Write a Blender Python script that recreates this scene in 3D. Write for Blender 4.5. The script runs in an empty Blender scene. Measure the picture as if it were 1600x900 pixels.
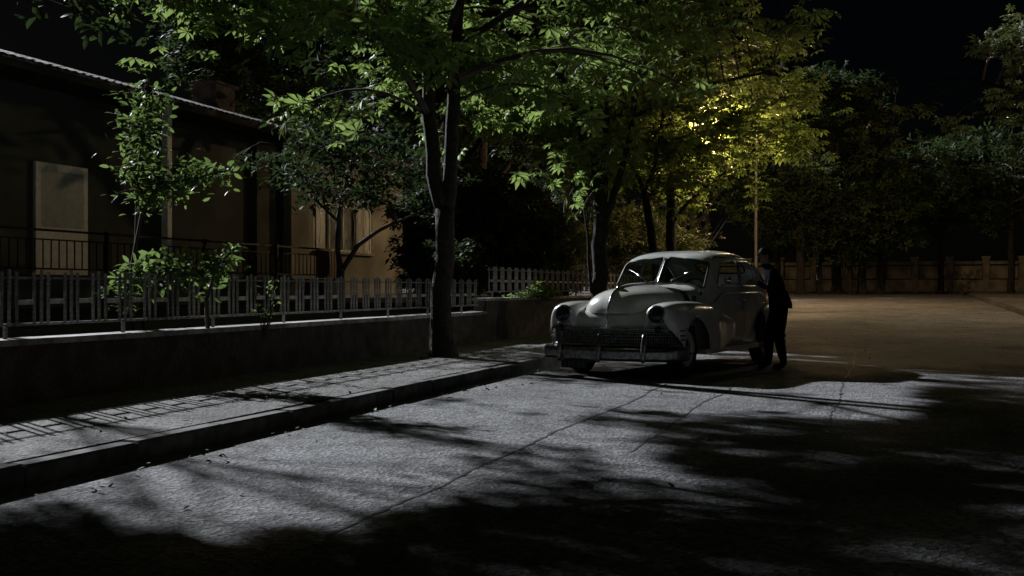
import bpy, bmesh, math, random
import numpy as np
from mathutils import Vector, Matrix

random.seed(7)
rng = np.random.default_rng(11)
PI = math.pi
scene = bpy.context.scene
COL = scene.collection

# ------------------------------------------------------------------ camera, sky, moon, exposure
A = math.radians(18.8)                       # the street runs 18.8 degrees right of the view axis
SA, CA = math.sin(A), math.cos(A)
RZ = math.radians(90) - A                    # rotation of a street-aligned frame
FPX, HC = 1690.0, 1.16

cam_data = bpy.data.cameras.new("camera")
cam_data.sensor_width = 36.0
cam_data.lens = 36.0 * FPX / 1600.0
cam_data.clip_start, cam_data.clip_end = 0.05, 2000.0
cam = bpy.data.objects.new("camera", cam_data)
cam.location = (0, 0, HC)
cam.rotation_euler = (math.radians(90), 0, 0)
COL.objects.link(cam)
scene.camera = cam

MOON = (-0.60, -1.0, -0.65)                  # travel of the light in street coordinates (s, t, z)
MX, MY, MZ = SA * MOON[0] - CA * MOON[1], CA * MOON[0] + SA * MOON[1], MOON[2]
MV = Vector((MX, MY, MZ)).normalized()
moon_el = math.asin(-MV.z)

world = bpy.data.worlds.new("World")
scene.world = world
world.use_nodes = True
wn = world.node_tree.nodes
sky = wn.new("ShaderNodeTexSky")
sky.sky_type = 'NISHITA'
sky.sun_disc = False
sky.sun_elevation = moon_el
sky.sun_rotation = math.atan2(-MV.x, -MV.y)
bg = wn["Background"]
bg.inputs[1].default_value = 0.00015
world.node_tree.links.new(sky.outputs[0], bg.inputs[0])

sun_data = bpy.data.lights.new("moon", 'SUN')
sun_data.energy = 5.0
sun_data.angle = math.radians(0.9)
sun_data.color = (0.93, 0.96, 1.0)
sun = bpy.data.objects.new("moon", sun_data)
sun.rotation_euler = MV.to_track_quat('-Z', 'Y').to_euler()
sun.location = (-20, 30, 30)
COL.objects.link(sun)

vs = scene.view_settings
vs.view_transform = 'Standard'
vs.look = 'None'
vs.exposure = 0.4
vs.gamma = 1.0
vs.use_curve_mapping = False
scene.cycles.use_denoising = True
scene.cycles.max_bounces = 6
scene.cycles.transparent_max_bounces = 8
scene.cycles.sample_clamp_indirect = 2.0

# ------------------------------------------------------------------ helpers
def W(s, t, z=0.0):
    return Vector((SA * s - CA * t, CA * s + SA * t, z))

def ST(X, Y):
    return SA * X + CA * Y, -CA * X + SA * Y

def at(px, py, Y):                           # the point at depth Y seen at a place of the photograph
    return Vector(((px - 800) / FPX * Y, Y, HC - (py - 450) / FPX * Y))

def gz(s):                                   # the street climbs a little beyond the parked car
    if s < 22: return 0.0
    return 0.02 * (min(s, 62) - 22)

class MB:
    def __init__(self):
        self.v, self.f, self.m = [], [], []
    def add(self, verts, faces, m=0):
        o = len(self.v)
        self.v += [tuple(p) for p in verts]
        self.f += [tuple(i + o for i in f) for f in faces]
        self.m += [m] * len(faces)
    def box(self, x0, x1, y0, y1, z0, z1, m=0):
        self.add([(x0,y0,z0),(x1,y0,z0),(x1,y1,z0),(x0,y1,z0),(x0,y0,z1),(x1,y0,z1),(x1,y1,z1),(x0,y1,z1)],
                 [(0,3,2,1),(4,5,6,7),(0,1,5,4),(1,2,6,5),(2,3,7,6),(3,0,4,7)], m)
    def bev(self, x0, x1, y0, y1, z0, z1, b=0.01, m=0):      # box with a chamfered top
        self.add([(x0,y0,z0),(x1,y0,z0),(x1,y1,z0),(x0,y1,z0),(x0,y0,z1-b),(x1,y0,z1-b),(x1,y1,z1-b),(x0,y1,z1-b),
                  (x0+b,y0+b,z1),(x1-b,y0+b,z1),(x1-b,y1-b,z1),(x0+b,y1-b,z1)],
                 [(0,3,2,1),(0,1,5,4),(1,2,6,5),(2,3,7,6),(3,0,4,7),(4,5,9,8),(5,6,10,9),(6,7,11,10),(7,4,8,11),(8,9,10,11)], m)
    def tube(self, pts, rad, n=8, caps=True, m=0, sx=1.0):
        pts = [Vector(p) for p in pts]
        if not hasattr(rad, '__len__'): rad = [rad] * len(pts)
        rings = []; ref = None
        for i, p in enumerate(pts):
            d = (pts[min(i+1, len(pts)-1)] - pts[max(i-1, 0)])
            if d.length < 1e-9: d = Vector((0,0,1))
            d.normalize()
            if ref is None:
                ref = Vector((1,0,0)) if abs(d.x) < 0.8 else Vector((0,1,0))
            a = (ref - d * ref.dot(d))
            if a.length < 1e-6: a = d.orthogonal()
            a.normalize(); ref = a; b = d.cross(a)
            rings.append([p + (a * math.cos(2*PI*k/n) * sx + b * math.sin(2*PI*k/n)) * rad[i] for k in range(n)])
        vs_ = [q for r in rings for q in r]; fs = []
        for i in range(len(pts)-1):
            for k in range(n):
                fs.append((i*n+k, i*n+(k+1)%n, (i+1)*n+(k+1)%n, (i+1)*n+k))
        if caps:
            fs.append(tuple(range(n-1,-1,-1))); fs.append(tuple((len(pts)-1)*n+k for k in range(n)))
        self.add(vs_, fs, m)
    def lathe(self, prof, n=32, axis='y', c=(0,0,0), m=0, flip=False):   # prof: (radius, offset along axis)
        vs_, fs = [], []
        for r, h in prof:
            for k in range(n):
                a = 2*PI*k/n; p, q = r*math.cos(a), r*math.sin(a)
                if axis == 'y': vs_.append((c[0]+p, c[1]+h, c[2]+q))
                elif axis == 'x': vs_.append((c[0]+h, c[1]+p, c[2]+q))
                else: vs_.append((c[0]+p, c[1]+q, c[2]+h))
        for i in range(len(prof)-1):
            for k in range(n):
                f = (i*n+k, i*n+(k+1)%n, (i+1)*n+(k+1)%n, (i+1)*n+k)
                fs.append(f[::-1] if flip else f)
        self.add(vs_, fs, m)
    def loft(self, rings, closed=False, m=0, cap0=False, cap1=False):
        n = len(rings[0]); vs_ = [p for r in rings for p in r]; fs = []
        for i in range(len(rings)-1):
            for k in range(n if closed else n-1):
                fs.append((i*n+k, i*n+(k+1)%n, (i+1)*n+(k+1)%n, (i+1)*n+k))
        if cap0: fs.append(tuple(range(n)))
        if cap1: fs.append(tuple((len(rings)-1)*n+k for k in range(n)))
        self.add(vs_, fs, m)
    def mesh(self, name, mats, smooth=False):
        me = bpy.data.meshes.new(name)
        me.from_pydata(self.v, [], self.f)
        for mt in (mats if isinstance(mats, (list, tuple)) else [mats]):
            me.materials.append(mt)
        if any(self.m): me.polygons.foreach_set('material_index', self.m)
        if smooth: me.polygons.foreach_set('use_smooth', [True]*len(me.polygons))
        me.update()
        return me
    def build(self, name, mats, parent=None, smooth=False, **kw):
        return link(name, self.mesh(name, mats, smooth), parent, **kw)

def link(name, me, parent=None, label=None, cat=None, group=None, kind=None, loc=None, rz=None):
    o = bpy.data.objects.new(name, me)
    COL.objects.link(o)
    if parent: o.parent = parent
    if loc is not None: o.location = loc
    if rz is not None: o.rotation_euler = (0, 0, rz)
    tag(o, label, cat, group, kind)
    return o

def tag(o, label=None, cat=None, group=None, kind=None):
    if label: o['label'] = label
    if cat: o['category'] = cat
    if group: o['group'] = group
    if kind: o['kind'] = kind
    return o

def empty(name, loc, rz=0.0, label=None, cat=None, group=None, kind=None):
    o = bpy.data.objects.new(name, None)
    COL.objects.link(o)
    o.empty_display_size = 0.1
    o.location = loc; o.rotation_euler = (0, 0, rz)
    return tag(o, label, cat, group, kind)

def copy_tree(o, parent=None):
    c = o.copy(); COL.objects.link(c)
    if parent: c.parent = parent
    for ch in [k for k in o.children]: copy_tree(ch, c)
    return c

# ------------------------------------------------------------------ materials
def mat(name, base, rough=0.8, metal=0.0, var=0.0, scale=8.0, bump=0.0, bscale=60.0, orand=0.0, col2=None, spec=0.5, coat=0.0, detail=6.0, mixlo=0.4, mixhi=0.62, bdist=0.01):
    m = bpy.data.materials.new(name); m.use_nodes = True
    nt = m.node_tree; N, L = nt.nodes, nt.links
    b = N["Principled BSDF"]
    b.inputs["Base Color"].default_value = (*base, 1)
    b.inputs["Roughness"].default_value = rough
    b.inputs["Metallic"].default_value = metal
    b.inputs["Specular IOR Level"].default_value = spec
    if coat: b.inputs["Coat Weight"].default_value = coat; b.inputs["Coat Roughness"].default_value = 0.06
    tc = N.new("ShaderNodeTexCoord")
    if var or col2:
        n1 = N.new("ShaderNodeTexNoise"); n1.inputs["Scale"].default_value = scale; n1.inputs["Detail"].default_value = detail
        L.new(tc.outputs["Object"], n1.inputs["Vector"])
        cr = N.new("ShaderNodeValToRGB")
        c2 = col2 if col2 else tuple(c * (1 - var) for c in base)
        c1 = base if col2 else tuple(min(1, c * (1 + var * 0.6)) for c in base)
        cr.color_ramp.elements[0].position = mixlo; cr.color_ramp.elements[1].position = mixhi
        cr.color_ramp.elements[0].color = (*c2, 1); cr.color_ramp.elements[1].color = (*c1, 1)
        L.new(n1.outputs["Fac"], cr.inputs[0]); L.new(cr.outputs[0], b.inputs["Base Color"])
    if orand:
        oi = N.new("ShaderNodeObjectInfo"); mr = N.new("ShaderNodeMapRange"); mr.inputs[3].default_value = 1 - orand; mr.inputs[4].default_value = 1 + orand
        L.new(oi.outputs["Random"], mr.inputs[0]); mm = N.new("ShaderNodeMix"); mm.data_type = 'RGBA'; mm.blend_type = 'MULTIPLY'; mm.inputs[0].default_value = 1.0
        src = b.inputs["Base Color"].links[0].from_socket if b.inputs["Base Color"].links else None
        if src: L.new(src, mm.inputs[6])
        else: mm.inputs[6].default_value = (*base, 1)
        L.new(mr.outputs[0], mm.inputs[7]); L.new(mm.outputs[2], b.inputs["Base Color"])
    if bump:
        n2 = N.new("ShaderNodeTexNoise"); n2.inputs["Scale"].default_value = bscale; n2.inputs["Detail"].default_value = 4
        L.new(tc.outputs["Object"], n2.inputs["Vector"])
        bp = N.new("ShaderNodeBump"); bp.inputs["Strength"].default_value = bump; bp.inputs["Distance"].default_value = bdist
        L.new(n2.outputs["Fac"], bp.inputs["Height"]); L.new(bp.outputs[0], b.inputs["Normal"])
    return m

def asphalt(name, lo, hi):
    m = bpy.data.materials.new(name); m.use_nodes = True
    nt = m.node_tree; N, L = nt.nodes, nt.links
    b = N["Principled BSDF"]; b.inputs["Roughness"].default_value = 0.9; b.inputs["Specular IOR Level"].default_value = 0.25
    tc = N.new("ShaderNodeTexCoord")
    big = N.new("ShaderNodeTexNoise"); big.inputs["Scale"].default_value = 0.7; big.inputs["Detail"].default_value = 7
    vo = N.new("ShaderNodeTexVoronoi"); vo.inputs["Scale"].default_value = 36
    fine = N.new("ShaderNodeTexNoise"); fine.inputs["Scale"].default_value = 70; fine.inputs["Detail"].default_value = 3
    for n in (big, vo, fine): L.new(tc.outputs["Object"], n.inputs["Vector"])
    r1 = N.new("ShaderNodeValToRGB"); r1.color_ramp.elements[0].position = 0.3; r1.color_ramp.elements[1].position = 0.7
    r1.color_ramp.elements[0].color = (*lo, 1); r1.color_ramp.elements[1].color = (*hi, 1)
    L.new(big.outputs["Fac"], r1.inputs[0])
    sp = N.new("ShaderNodeSeparateColor"); L.new(vo.outputs["Color"], sp.inputs[0])
    mr = N.new("ShaderNodeMapRange"); mr.inputs[3].default_value = 0.45; mr.inputs[4].default_value = 1.6
    L.new(sp.outputs[0], mr.inputs[0])
    mx = N.new("ShaderNodeMix"); mx.data_type = 'RGBA'; mx.blend_type = 'MULTIPLY'; mx.inputs[0].default_value = 1.0
    L.new(r1.outputs[0], mx.inputs[6]); L.new(mr.outputs[0], mx.inputs[7])
    stn = N.new("ShaderNodeTexNoise"); stn.inputs["Scale"].default_value = 1.9; stn.inputs["Detail"].default_value = 9; stn.inputs["Distortion"].default_value = 1.2
    L.new(tc.outputs["Object"], stn.inputs["Vector"])
    r2 = N.new("ShaderNodeValToRGB"); r2.color_ramp.elements[0].position = 0.36; r2.color_ramp.elements[1].position = 0.5
    r2.color_ramp.elements[0].color = (.62, .61, .60, 1); r2.color_ramp.elements[1].color = (1, 1, 1, 1); L.new(stn.outputs["Fac"], r2.inputs[0])
    mx2 = N.new("ShaderNodeMix"); mx2.data_type = 'RGBA'; mx2.blend_type = 'MULTIPLY'; mx2.inputs[0].default_value = 1.0
    L.new(mx.outputs[2], mx2.inputs[6]); L.new(r2.outputs[0], mx2.inputs[7]); L.new(mx2.outputs[2], b.inputs["Base Color"])
    ad = N.new("ShaderNodeMath"); ad.operation = 'ADD'
    L.new(vo.outputs["Distance"], ad.inputs[0]); L.new(fine.outputs["Fac"], ad.inputs[1])
    bp = N.new("ShaderNodeBump"); bp.inputs["Strength"].default_value = 1.0; bp.inputs["Distance"].default_value = 0.012
    L.new(ad.outputs[0], bp.inputs["Height"]); L.new(bp.outputs[0], b.inputs["Normal"])
    return m

def leafmat(name, c1, c2, tcol, tfac=0.45, rough=0.5, spec=0.22):
    m = bpy.data.materials.new(name); m.use_nodes = True
    nt = m.node_tree; N, L = nt.nodes, nt.links
    b = N["Principled BSDF"]; b.inputs["Roughness"].default_value = rough; b.inputs["Specular IOR Level"].default_value = spec
    g = N.new("ShaderNodeNewGeometry")
    cr = N.new("ShaderNodeValToRGB"); cr.color_ramp.elements[0].color = (*c1, 1); cr.color_ramp.elements[1].color = (*c2, 1)
    L.new(g.outputs["Random Per Island"], cr.inputs[0]); L.new(cr.outputs[0], b.inputs["Base Color"])
    tr = N.new("ShaderNodeBsdfTranslucent"); tr.inputs[0].default_value = (*tcol, 1)
    mx = N.new("ShaderNodeMixShader"); mx.inputs[0].default_value = tfac
    L.new(b.outputs[0], mx.inputs[1]); L.new(tr.outputs[0], mx.inputs[2])
    L.new(mx.outputs[0], N["Material Output"].inputs[0])
    return m

def glassmat(name, tint, clear=0.75, rough=0.02):
    m = bpy.data.materials.new(name); m.use_nodes = True
    nt = m.node_tree; N, L = nt.nodes, nt.links
    b = N["Principled BSDF"]; b.inputs["Base Color"].default_value = (0.01, 0.012, 0.012, 1); b.inputs["Roughness"].default_value = rough
    tp = N.new("ShaderNodeBsdfTransparent"); tp.inputs[0].default_value = (*tint, 1)
    mx = N.new("ShaderNodeMixShader"); mx.inputs[0].default_value = clear
    L.new(b.outputs[0], mx.inputs[1]); L.new(tp.outputs[0], mx.inputs[2])
    L.new(mx.outputs[0], N["Material Output"].inputs[0])
    return m

def emit(name, col, strength):
    m = bpy.data.materials.new(name); m.use_nodes = True
    b = m.node_tree.nodes["Principled BSDF"]
    b.inputs["Base Color"].default_value = (*col, 1)
    b.inputs["Emission Color"].default_value = (*col, 1)
    b.inputs["Emission Strength"].default_value = strength
    return m

M = {}
M['asphalt'] = asphalt("worn_asphalt", (0.125, 0.126, 0.132), (0.20, 0.202, 0.21))
M['pave'] = asphalt("pavement_concrete", (0.12, 0.117, 0.114), (0.20, 0.195, 0.19))
M['seam'] = mat("tar_seam", (0.02, 0.02, 0.02), 0.7, var=0.4, scale=30)
M['kerb'] = mat("kerb_stone", (0.08, 0.078, 0.075), 0.9, orand=0.35, var=0.5, scale=6, bump=0.5, bscale=40)
M['soil'] = mat("garden_soil", (0.025, 0.02, 0.015), 0.95, var=0.5, scale=5, bump=0.8, bscale=25)
M['plaster'] = mat("rough_plaster", (0.10, 0.087, 0.075), 0.92, col2=(0.05, 0.043, 0.037), scale=4, bump=0.9, bscale=22, bdist=0.03)
M['coping'] = mat("coping_concrete", (0.36, 0.35, 0.34), 0.85, orand=0.3, var=0.4, scale=9, bump=0.4)
M['rail'] = mat("faded_fence_paint", (0.24, 0.235, 0.225), 0.55, orand=0.3, var=0.45, scale=14)
M['plate'] = mat("cream_plate_paint", (0.52, 0.49, 0.45), 0.55, var=0.3, scale=14)
M['iron'] = mat("dark_iron", (0.02, 0.02, 0.02), 0.5, metal=0.6)
M['housewall'] = mat("house_render_cream", (0.42, 0.405, 0.37), 0.9, col2=(0.25, 0.235, 0.205), scale=0.55, bump=0.4, bscale=30)
M['housegreen'] = mat("house_render_grey_green", (0.075, 0.085, 0.078), 0.9, var=0.25, scale=1.2, bump=0.3)
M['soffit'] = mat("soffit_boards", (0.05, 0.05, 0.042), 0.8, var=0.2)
M['tile'] = mat("roof_tile_clay", (0.30, 0.24, 0.23), 0.75, orand=0.25, var=0.45, scale=3.5, bump=0.3)
M['white'] = mat("white_window_paint", (0.82, 0.83, 0.84), 0.5, var=0.1)
M['curtain'] = mat("curtain_cloth", (0.8, 0.8, 0.8), 0.9, var=0.2, scale=3)
M['wood'] = mat("brown_wood", (0.16, 0.08, 0.03), 0.6, var=0.4, scale=9)
M['bark'] = mat("chestnut_bark", (0.026, 0.021, 0.017), 0.95, var=0.5, scale=9, bump=1.0, bscale=26, bdist=0.03)
M['twig'] = mat("twig_bark", (0.06, 0.05, 0.035), 0.9, var=0.3)
M['pane'] = glassmat("window_glass", (0.95, 0.96, 0.96), 0.92)
M['leaf'] = leafmat("chestnut_leaf", (0.035, 0.065, 0.018), (0.10, 0.135, 0.04), (0.27, 0.38, 0.10), 0.5)
M['leaf2'] = leafmat("broad_leaf_dark", (0.022, 0.034, 0.014), (0.05, 0.07, 0.028), (0.06, 0.10, 0.03), 0.25, 0.68, 0.14)
M['leaf3'] = leafmat("vine_leaf", (0.05, 0.085, 0.03), (0.09, 0.13, 0.045), (0.20, 0.30, 0.08), 0.4)
M['leaf4'] = leafmat("shrub_leaf", (0.04, 0.05, 0.02), (0.07, 0.08, 0.035), (0.09, 0.12, 0.04), 0.3)
M['petal'] = mat("chestnut_petal", (0.68, 0.58, 0.58), 0.8, var=0.2, scale=30)
M['sodium'] = emit("sodium_bulb", (1.0, 0.55, 0.14), 4.0)
M['pole'] = mat("galvanised_pole", (0.045, 0.045, 0.045), 0.6, metal=0.3, var=0.3, scale=5)
M['cable'] = mat("cable_rubber", (0.05, 0.05, 0.05), 0.6)

# ------------------------------------------------------------------ patches kept moonlit: leaves that would shade them are cut from the crowns
LIT = [
 [(190,752),(330,716),(600,660),(740,640),(880,648),(905,655),(860,680),(790,700),(700,708),(640,735),(660,765),(640,800),(575,800),(540,850),(470,812),(400,826),(345,868),(270,815),(215,842),(180,815)],
 [(860,604),(960,610),(1090,614),(1200,607),(1240,592),(1440,590),(1440,655),(1290,650),(1200,636),(1090,640),(960,634),(880,620)],
 [(905,688),(965,686),(1035,715),(1110,752),(1060,765),(985,735)],
 [(190,650),(300,622),(520,588),(610,604),(440,650),(190,694)],
]
def inpoly(x, y, poly):
    c = np.zeros(x.shape, bool); j = len(poly) - 1
    for i in range(len(poly)):
        xi, yi = poly[i]; xj, yj = poly[j]
        c ^= ((yi > y) != (yj > y)) & (x < (xj - xi) * (y - yi) / (yj - yi + 1e-9) + xi)
        j = i
    return c
SHAFTS = [at(*q) for q in [(632,245,15), (588,226,15.3), (602,204,15), (470,180,15.2), (520,190,15), (562,165,15.5), (432,140,15.5), (640,165,15.5), (400,160,15.5),
    (835,150,21), (852,185,21), (780,195,22), (762,150,22), (742,212,22.5), (868,268,21), (815,270,21), (895,305,21), (720,150,17), (930,320,22.6), (930,360,22.6), (930,400,22.6), (926,440,22.6)]]
CARP = (1.60, 14.59); CARH = math.radians(-122)
def open_to_moon(P):                          # True where a leaf would throw its shade on one of those lit patches
    P = np.asarray(P, float)
    out = np.zeros(len(P), bool)
    for zg in (0.0, 0.14):
        k = (P[:, 2] - zg) / -MV.z
        X = P[:, 0] + MV.x * k; Y = P[:, 1] + MV.y * k
        ok = Y > 1.0
        Yc = np.where(ok, Y, 1.0)
        px = 800 + FPX * X / Yc; py = 450 + FPX * (HC - zg) / Yc
        for i, pl in enumerate(LIT):
            if (i == 3) == (zg > 0):
                for dx, dy in ((0, 0), (16, 0), (-16, 0), (0, 5), (0, -5)): out |= ok & inpoly(px + dx, py + dy, pl)
    for zc, xa, xb, hw in ((1.68, -3.0, -1.2, 0.62), (1.1, -0.9, 0.55, 0.75), (0.98, -0.4, 0.5, 0.95)):
        k = (P[:, 2] - zc) / -MV.z
        X = P[:, 0] + MV.x * k - CARP[0]; Y = P[:, 1] + MV.y * k - CARP[1]
        lx = X * math.cos(CARH) + Y * math.sin(CARH); ly = -X * math.sin(CARH) + Y * math.cos(CARH)
        out |= (P[:, 2] > 2.2) & (lx > xa) & (lx < xb) & (np.abs(ly) < hw)
    mv = np.array(MV)
    for q in SHAFTS:                          # gaps cut in the crowns so the moon reaches low boughs and a trunk
        d = P - np.array(q); al = -(d @ mv); pr = np.linalg.norm(d + al[:, None] * mv, axis=1)
        out |= (al > .55) & (pr < .42)
    return out

DARK = [
 [(640,770),(720,715),(830,700),(905,670),(985,640),(1100,646),(1210,642),(1420,662),(1620,650),(1620,930),(560,930)],
 [(-20,800),(190,796),(560,796),(700,796),(700,930),(-20,930)],
 [(700,640),(740,612),(860,606),(960,636),(905,650),(800,640)],
 [(1420,600),(1620,600),(1620,700),(1420,700)],
 [(200,775),(330,724),(460,708),(330,742),(240,775)],
 [(610,600),(700,572),(860,560),(860,590),(720,620)],
 [(1225,530),(1620,520),(1620,582),(1240,582)],
]
def pt_in(x, y, poly):
    c = False; j = len(poly) - 1
    for i in range(len(poly)):
        xi, yi = poly[i]; xj, yj = poly[j]
        if (yi > y) != (yj > y) and x < (xj - xi) * (y - yi) / (yj - yi + 1e-9) + xi: c = not c
        j = i
    return c
def shade_points(n, base, crown, zr, seed, which, grow=1.15):
    """boughs added to this crown so that it shades the DARK parts of the street"""
    r = random.Random(seed); out = []
    base = Vector(base); tries = 0
    while len(out) < n and tries < 30000:
        tries += 1
        pl = DARK[r.choice(which)]
        x = r.uniform(min(p[0] for p in pl), max(p[0] for p in pl)); y = r.uniform(min(p[1] for p in pl), max(p[1] for p in pl))
        if not pt_in(x, y, pl): continue
        g = at(x, y, FPX * HC / (y - 450)); z = r.uniform(*zr)
        p = g - MV * (z / -MV.z) - base
        d = ((p.x - crown[0]) / crown[3]) ** 2 + ((p.y - crown[1]) / crown[4]) ** 2 + ((p.z - crown[2]) / crown[5]) ** 2
        if d > grow ** 2: continue
        out.append((p, r.uniform(.5, .75)))
    return out

CLEAR = [[(250,90),(388,90),(388,186),(446,205),(446,235),(365,240),(352,262),(250,262)], [(252,300),(452,300),(452,438),(375,438),(252,398)], [(450,345),(480,330),(592,330),(600,345),(632,345),(632,462),(450,462)], [(722,228),(790,228),(785,262),(722,262)]]
def clear_view(P):                            # gaps between the crowns: the roof and walls of the house stay open to the street
    px = 800 + FPX * P[:, 0] / np.maximum(P[:, 1], .5); py = 450 - FPX * (P[:, 2] - HC) / np.maximum(P[:, 1], .5)
    k = np.ones(len(P), bool)
    for pl in CLEAR: k &= ~inpoly(px, py, pl)
    return k

def near_crowns(P):                           # the nearer crowns end left of the lamp-lit chestnuts
    k = clear_view(P)
    px = 800 + FPX * P[:, 0] / np.maximum(P[:, 1], .5); py = 450 - FPX * (P[:, 2] - HC) / np.maximum(P[:, 1], .5)
    k &= ~(inpoly(px, py, [(1000,190),(1060,150),(1330,105),(1330,430),(1000,430)]) & (np.random.default_rng(3).random(len(P)) < .9))
    return k
# ------------------------------------------------------------------ the setting
TK, TW, KH = 4.67, 7.10, 0.14                # kerb line, garden wall line, kerb height
def strip(name, t0, t1, s0, s1, dz, m, step=2.0, nt=1, cut=None):
    mb = MB(); ns = max(1, int((s1 - s0) / step))
    V, F = [], []
    for i in range(ns + 1):
        s = s0 + (s1 - s0) * i / ns
        for j in range(nt + 1):
            t = t0 + (t1 - t0) * j / nt
            V.append((s, t, gz(s) + (dz(s, t) if callable(dz) else dz)))
    for i in range(ns):
        for j in range(nt):
            a = i * (nt + 1) + j
            F.append((a, a + nt + 1, a + nt + 2, a + 1)[::-1])
    mb.add(V, F)
    return mb.build(name, m, kind='structure', rz=RZ)

strip('ground', -500, 500, -200, 900, -0.06, M['soil'], step=20, nt=4)
road = strip('road', -4.22, TK + 0.02, -25, 71.5, 0.0, M['asphalt'], nt=2)
strip('cross_road', TK + 0.02, 70, 60.5, 71.5, 0.0, M['asphalt'], nt=4)
sidewalk = strip('sidewalk', TK + 0.17, TW + 0.1, -25, 60.0, KH, M['pave'], nt=2)
strip('far_sidewalk', -60, 70, 71.8, 74.0, KH, M['pave'], nt=4)
strip('opposite_sidewalk', -7.0, -4.35, -25, 60.0, KH, M['pave'], nt=1)
strip('garden_ground', TW + 0.26, 40, -25, 60.0, lambda s, t: 0.55 - 0.5 * gz(s) + min(1, max(0, (t - 8) / 6)) * 0.3, M['soil'], nt=8)

# kerb stones
mk = MB(); mk.bev(0.010, 0.990, 0, 0.15, -0.12, KH + 0.004, 0.018)
kme = mk.mesh('kerb_stone', M['kerb'])
kerbs = empty('kerb', (0, 0, 0), RZ, kind='structure')
for i in range(-3, 56):
    o = link('kerb_stone', kme, kerbs, loc=(i, TK + random.uniform(-.014, .014), gz(i + .5) + random.uniform(-.012, .006)))
    o.rotation_euler = (random.uniform(-.02, .02), random.uniform(-.006, .006), random.uniform(-.01, .01))
fk = MB(); fk.box(-60, 70, 0, 0.16, -0.1, KH + .01)
link('far_kerb', fk.mesh('far_kerb', M['kerb']), None, kind='structure', loc=W(71.8, 0, gz(72)), rz=RZ - PI / 2)
okerb = empty('opposite_kerb', (0, 0, 0), RZ, kind='structure')
for i in range(3, 60):
    link('kerb_stone', kme, okerb, loc=(i, -4.35, gz(i + .5)))

# tar seams and cracks in the road: wobbly strips a few millimetres above it
def crack(t0, s0, s1, w, wob, seed):
    r = random.Random(seed); mb = MB(); V, F = [], []
    n = int((s1 - s0) / 0.08); o = 0
    for i in range(n + 1):
        s = s0 + (s1 - s0) * i / n
        o = o * 0.92 + r.uniform(-wob, wob); ww = w * r.uniform(0.2, 1.2)
        V += [(s, t0 + o - ww, 0.004), (s, t0 + o + ww, 0.004)]
        if i: F.append((2*i-2, 2*i, 2*i+1, 2*i-1)[::-1])
    mb.add(V, F); mb.build('road_crack', M['seam'], road)
crack(2.45, 4.5, 13.5, 0.016, 0.014, 1)
crack(1.66, 7.5, 20.0, 0.014, 0.012, 2)
crack(0.4, 6.0, 21.0, 0.010, 0.02, 3)
for k, (s0, t0, ang) in enumerate([(9.6, 1.9, 0), (12.2, 1.2, 0)]):
    mb = MB(); V, F = [], []
    for i in range(22):
        V += [(s0 + 0.25 * math.sin(i * .5) * .3 + random.uniform(-.03, .03), t0 - i * .09, .0042)]
        V += [(V[-1][0] + random.uniform(.006, .022), t0 - i * .09, .0042)]
        if i: F.append((2*i-2, 2*i, 2*i+1, 2*i-1))
    mb.add(V, F); mb.build('road_crack', M['seam'], road)

# ------------------------------------------------------------------ garden wall with a stepped second lot, copings and steel fences
def wall(name, s0, s1, ztop, label, zb=-0.3):
    e = empty(name, W(s0, TW, 0), RZ, label, 'wall')
    L_ = s1 - s0
    mb = MB(); n = max(2, int(L_ / .25)); nz = 6
    V, F = [], []
    r = random.Random(int(s0 * 10) + 5)
    for i in range(n + 1):
        for j in range(nz + 1):
            z = zb + (ztop - zb) * j / nz
            V.append((L_ * i / n, -r.uniform(0, .018), z))
    for i in range(n):
        for j in range(nz):
            a = i * (nz + 1) + j; F.append((a, a + nz + 1, a + nz + 2, a + 1))
    mb.add(V, F); mb.box(0, L_, .02, .24, zb, ztop - .002)
    mb.build('wall_face', M['plaster'], e)
    c = MB(); c.bev(.004, .996, -.04, .28, 0, .055, .008); cme = c.mesh('coping_slab', M['coping'])
    i = 0.0
    while i < L_ - .01:
        w = min(1.0, L_ - i)
        o = link('coping_slab', cme, e, loc=(i, random.uniform(-.008, .008), ztop + .001 + random.uniform(-.003, .004)))
        o.scale.x = w; i += 1.0
    return e
wall('garden_wall', -14, 19.3, 0.66, 'low dark plastered garden wall with pale coping left of the big tree')
wall('garden_wall', 19.3, 58, 0.91, 'higher brown plastered garden wall behind the parked car')

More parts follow.
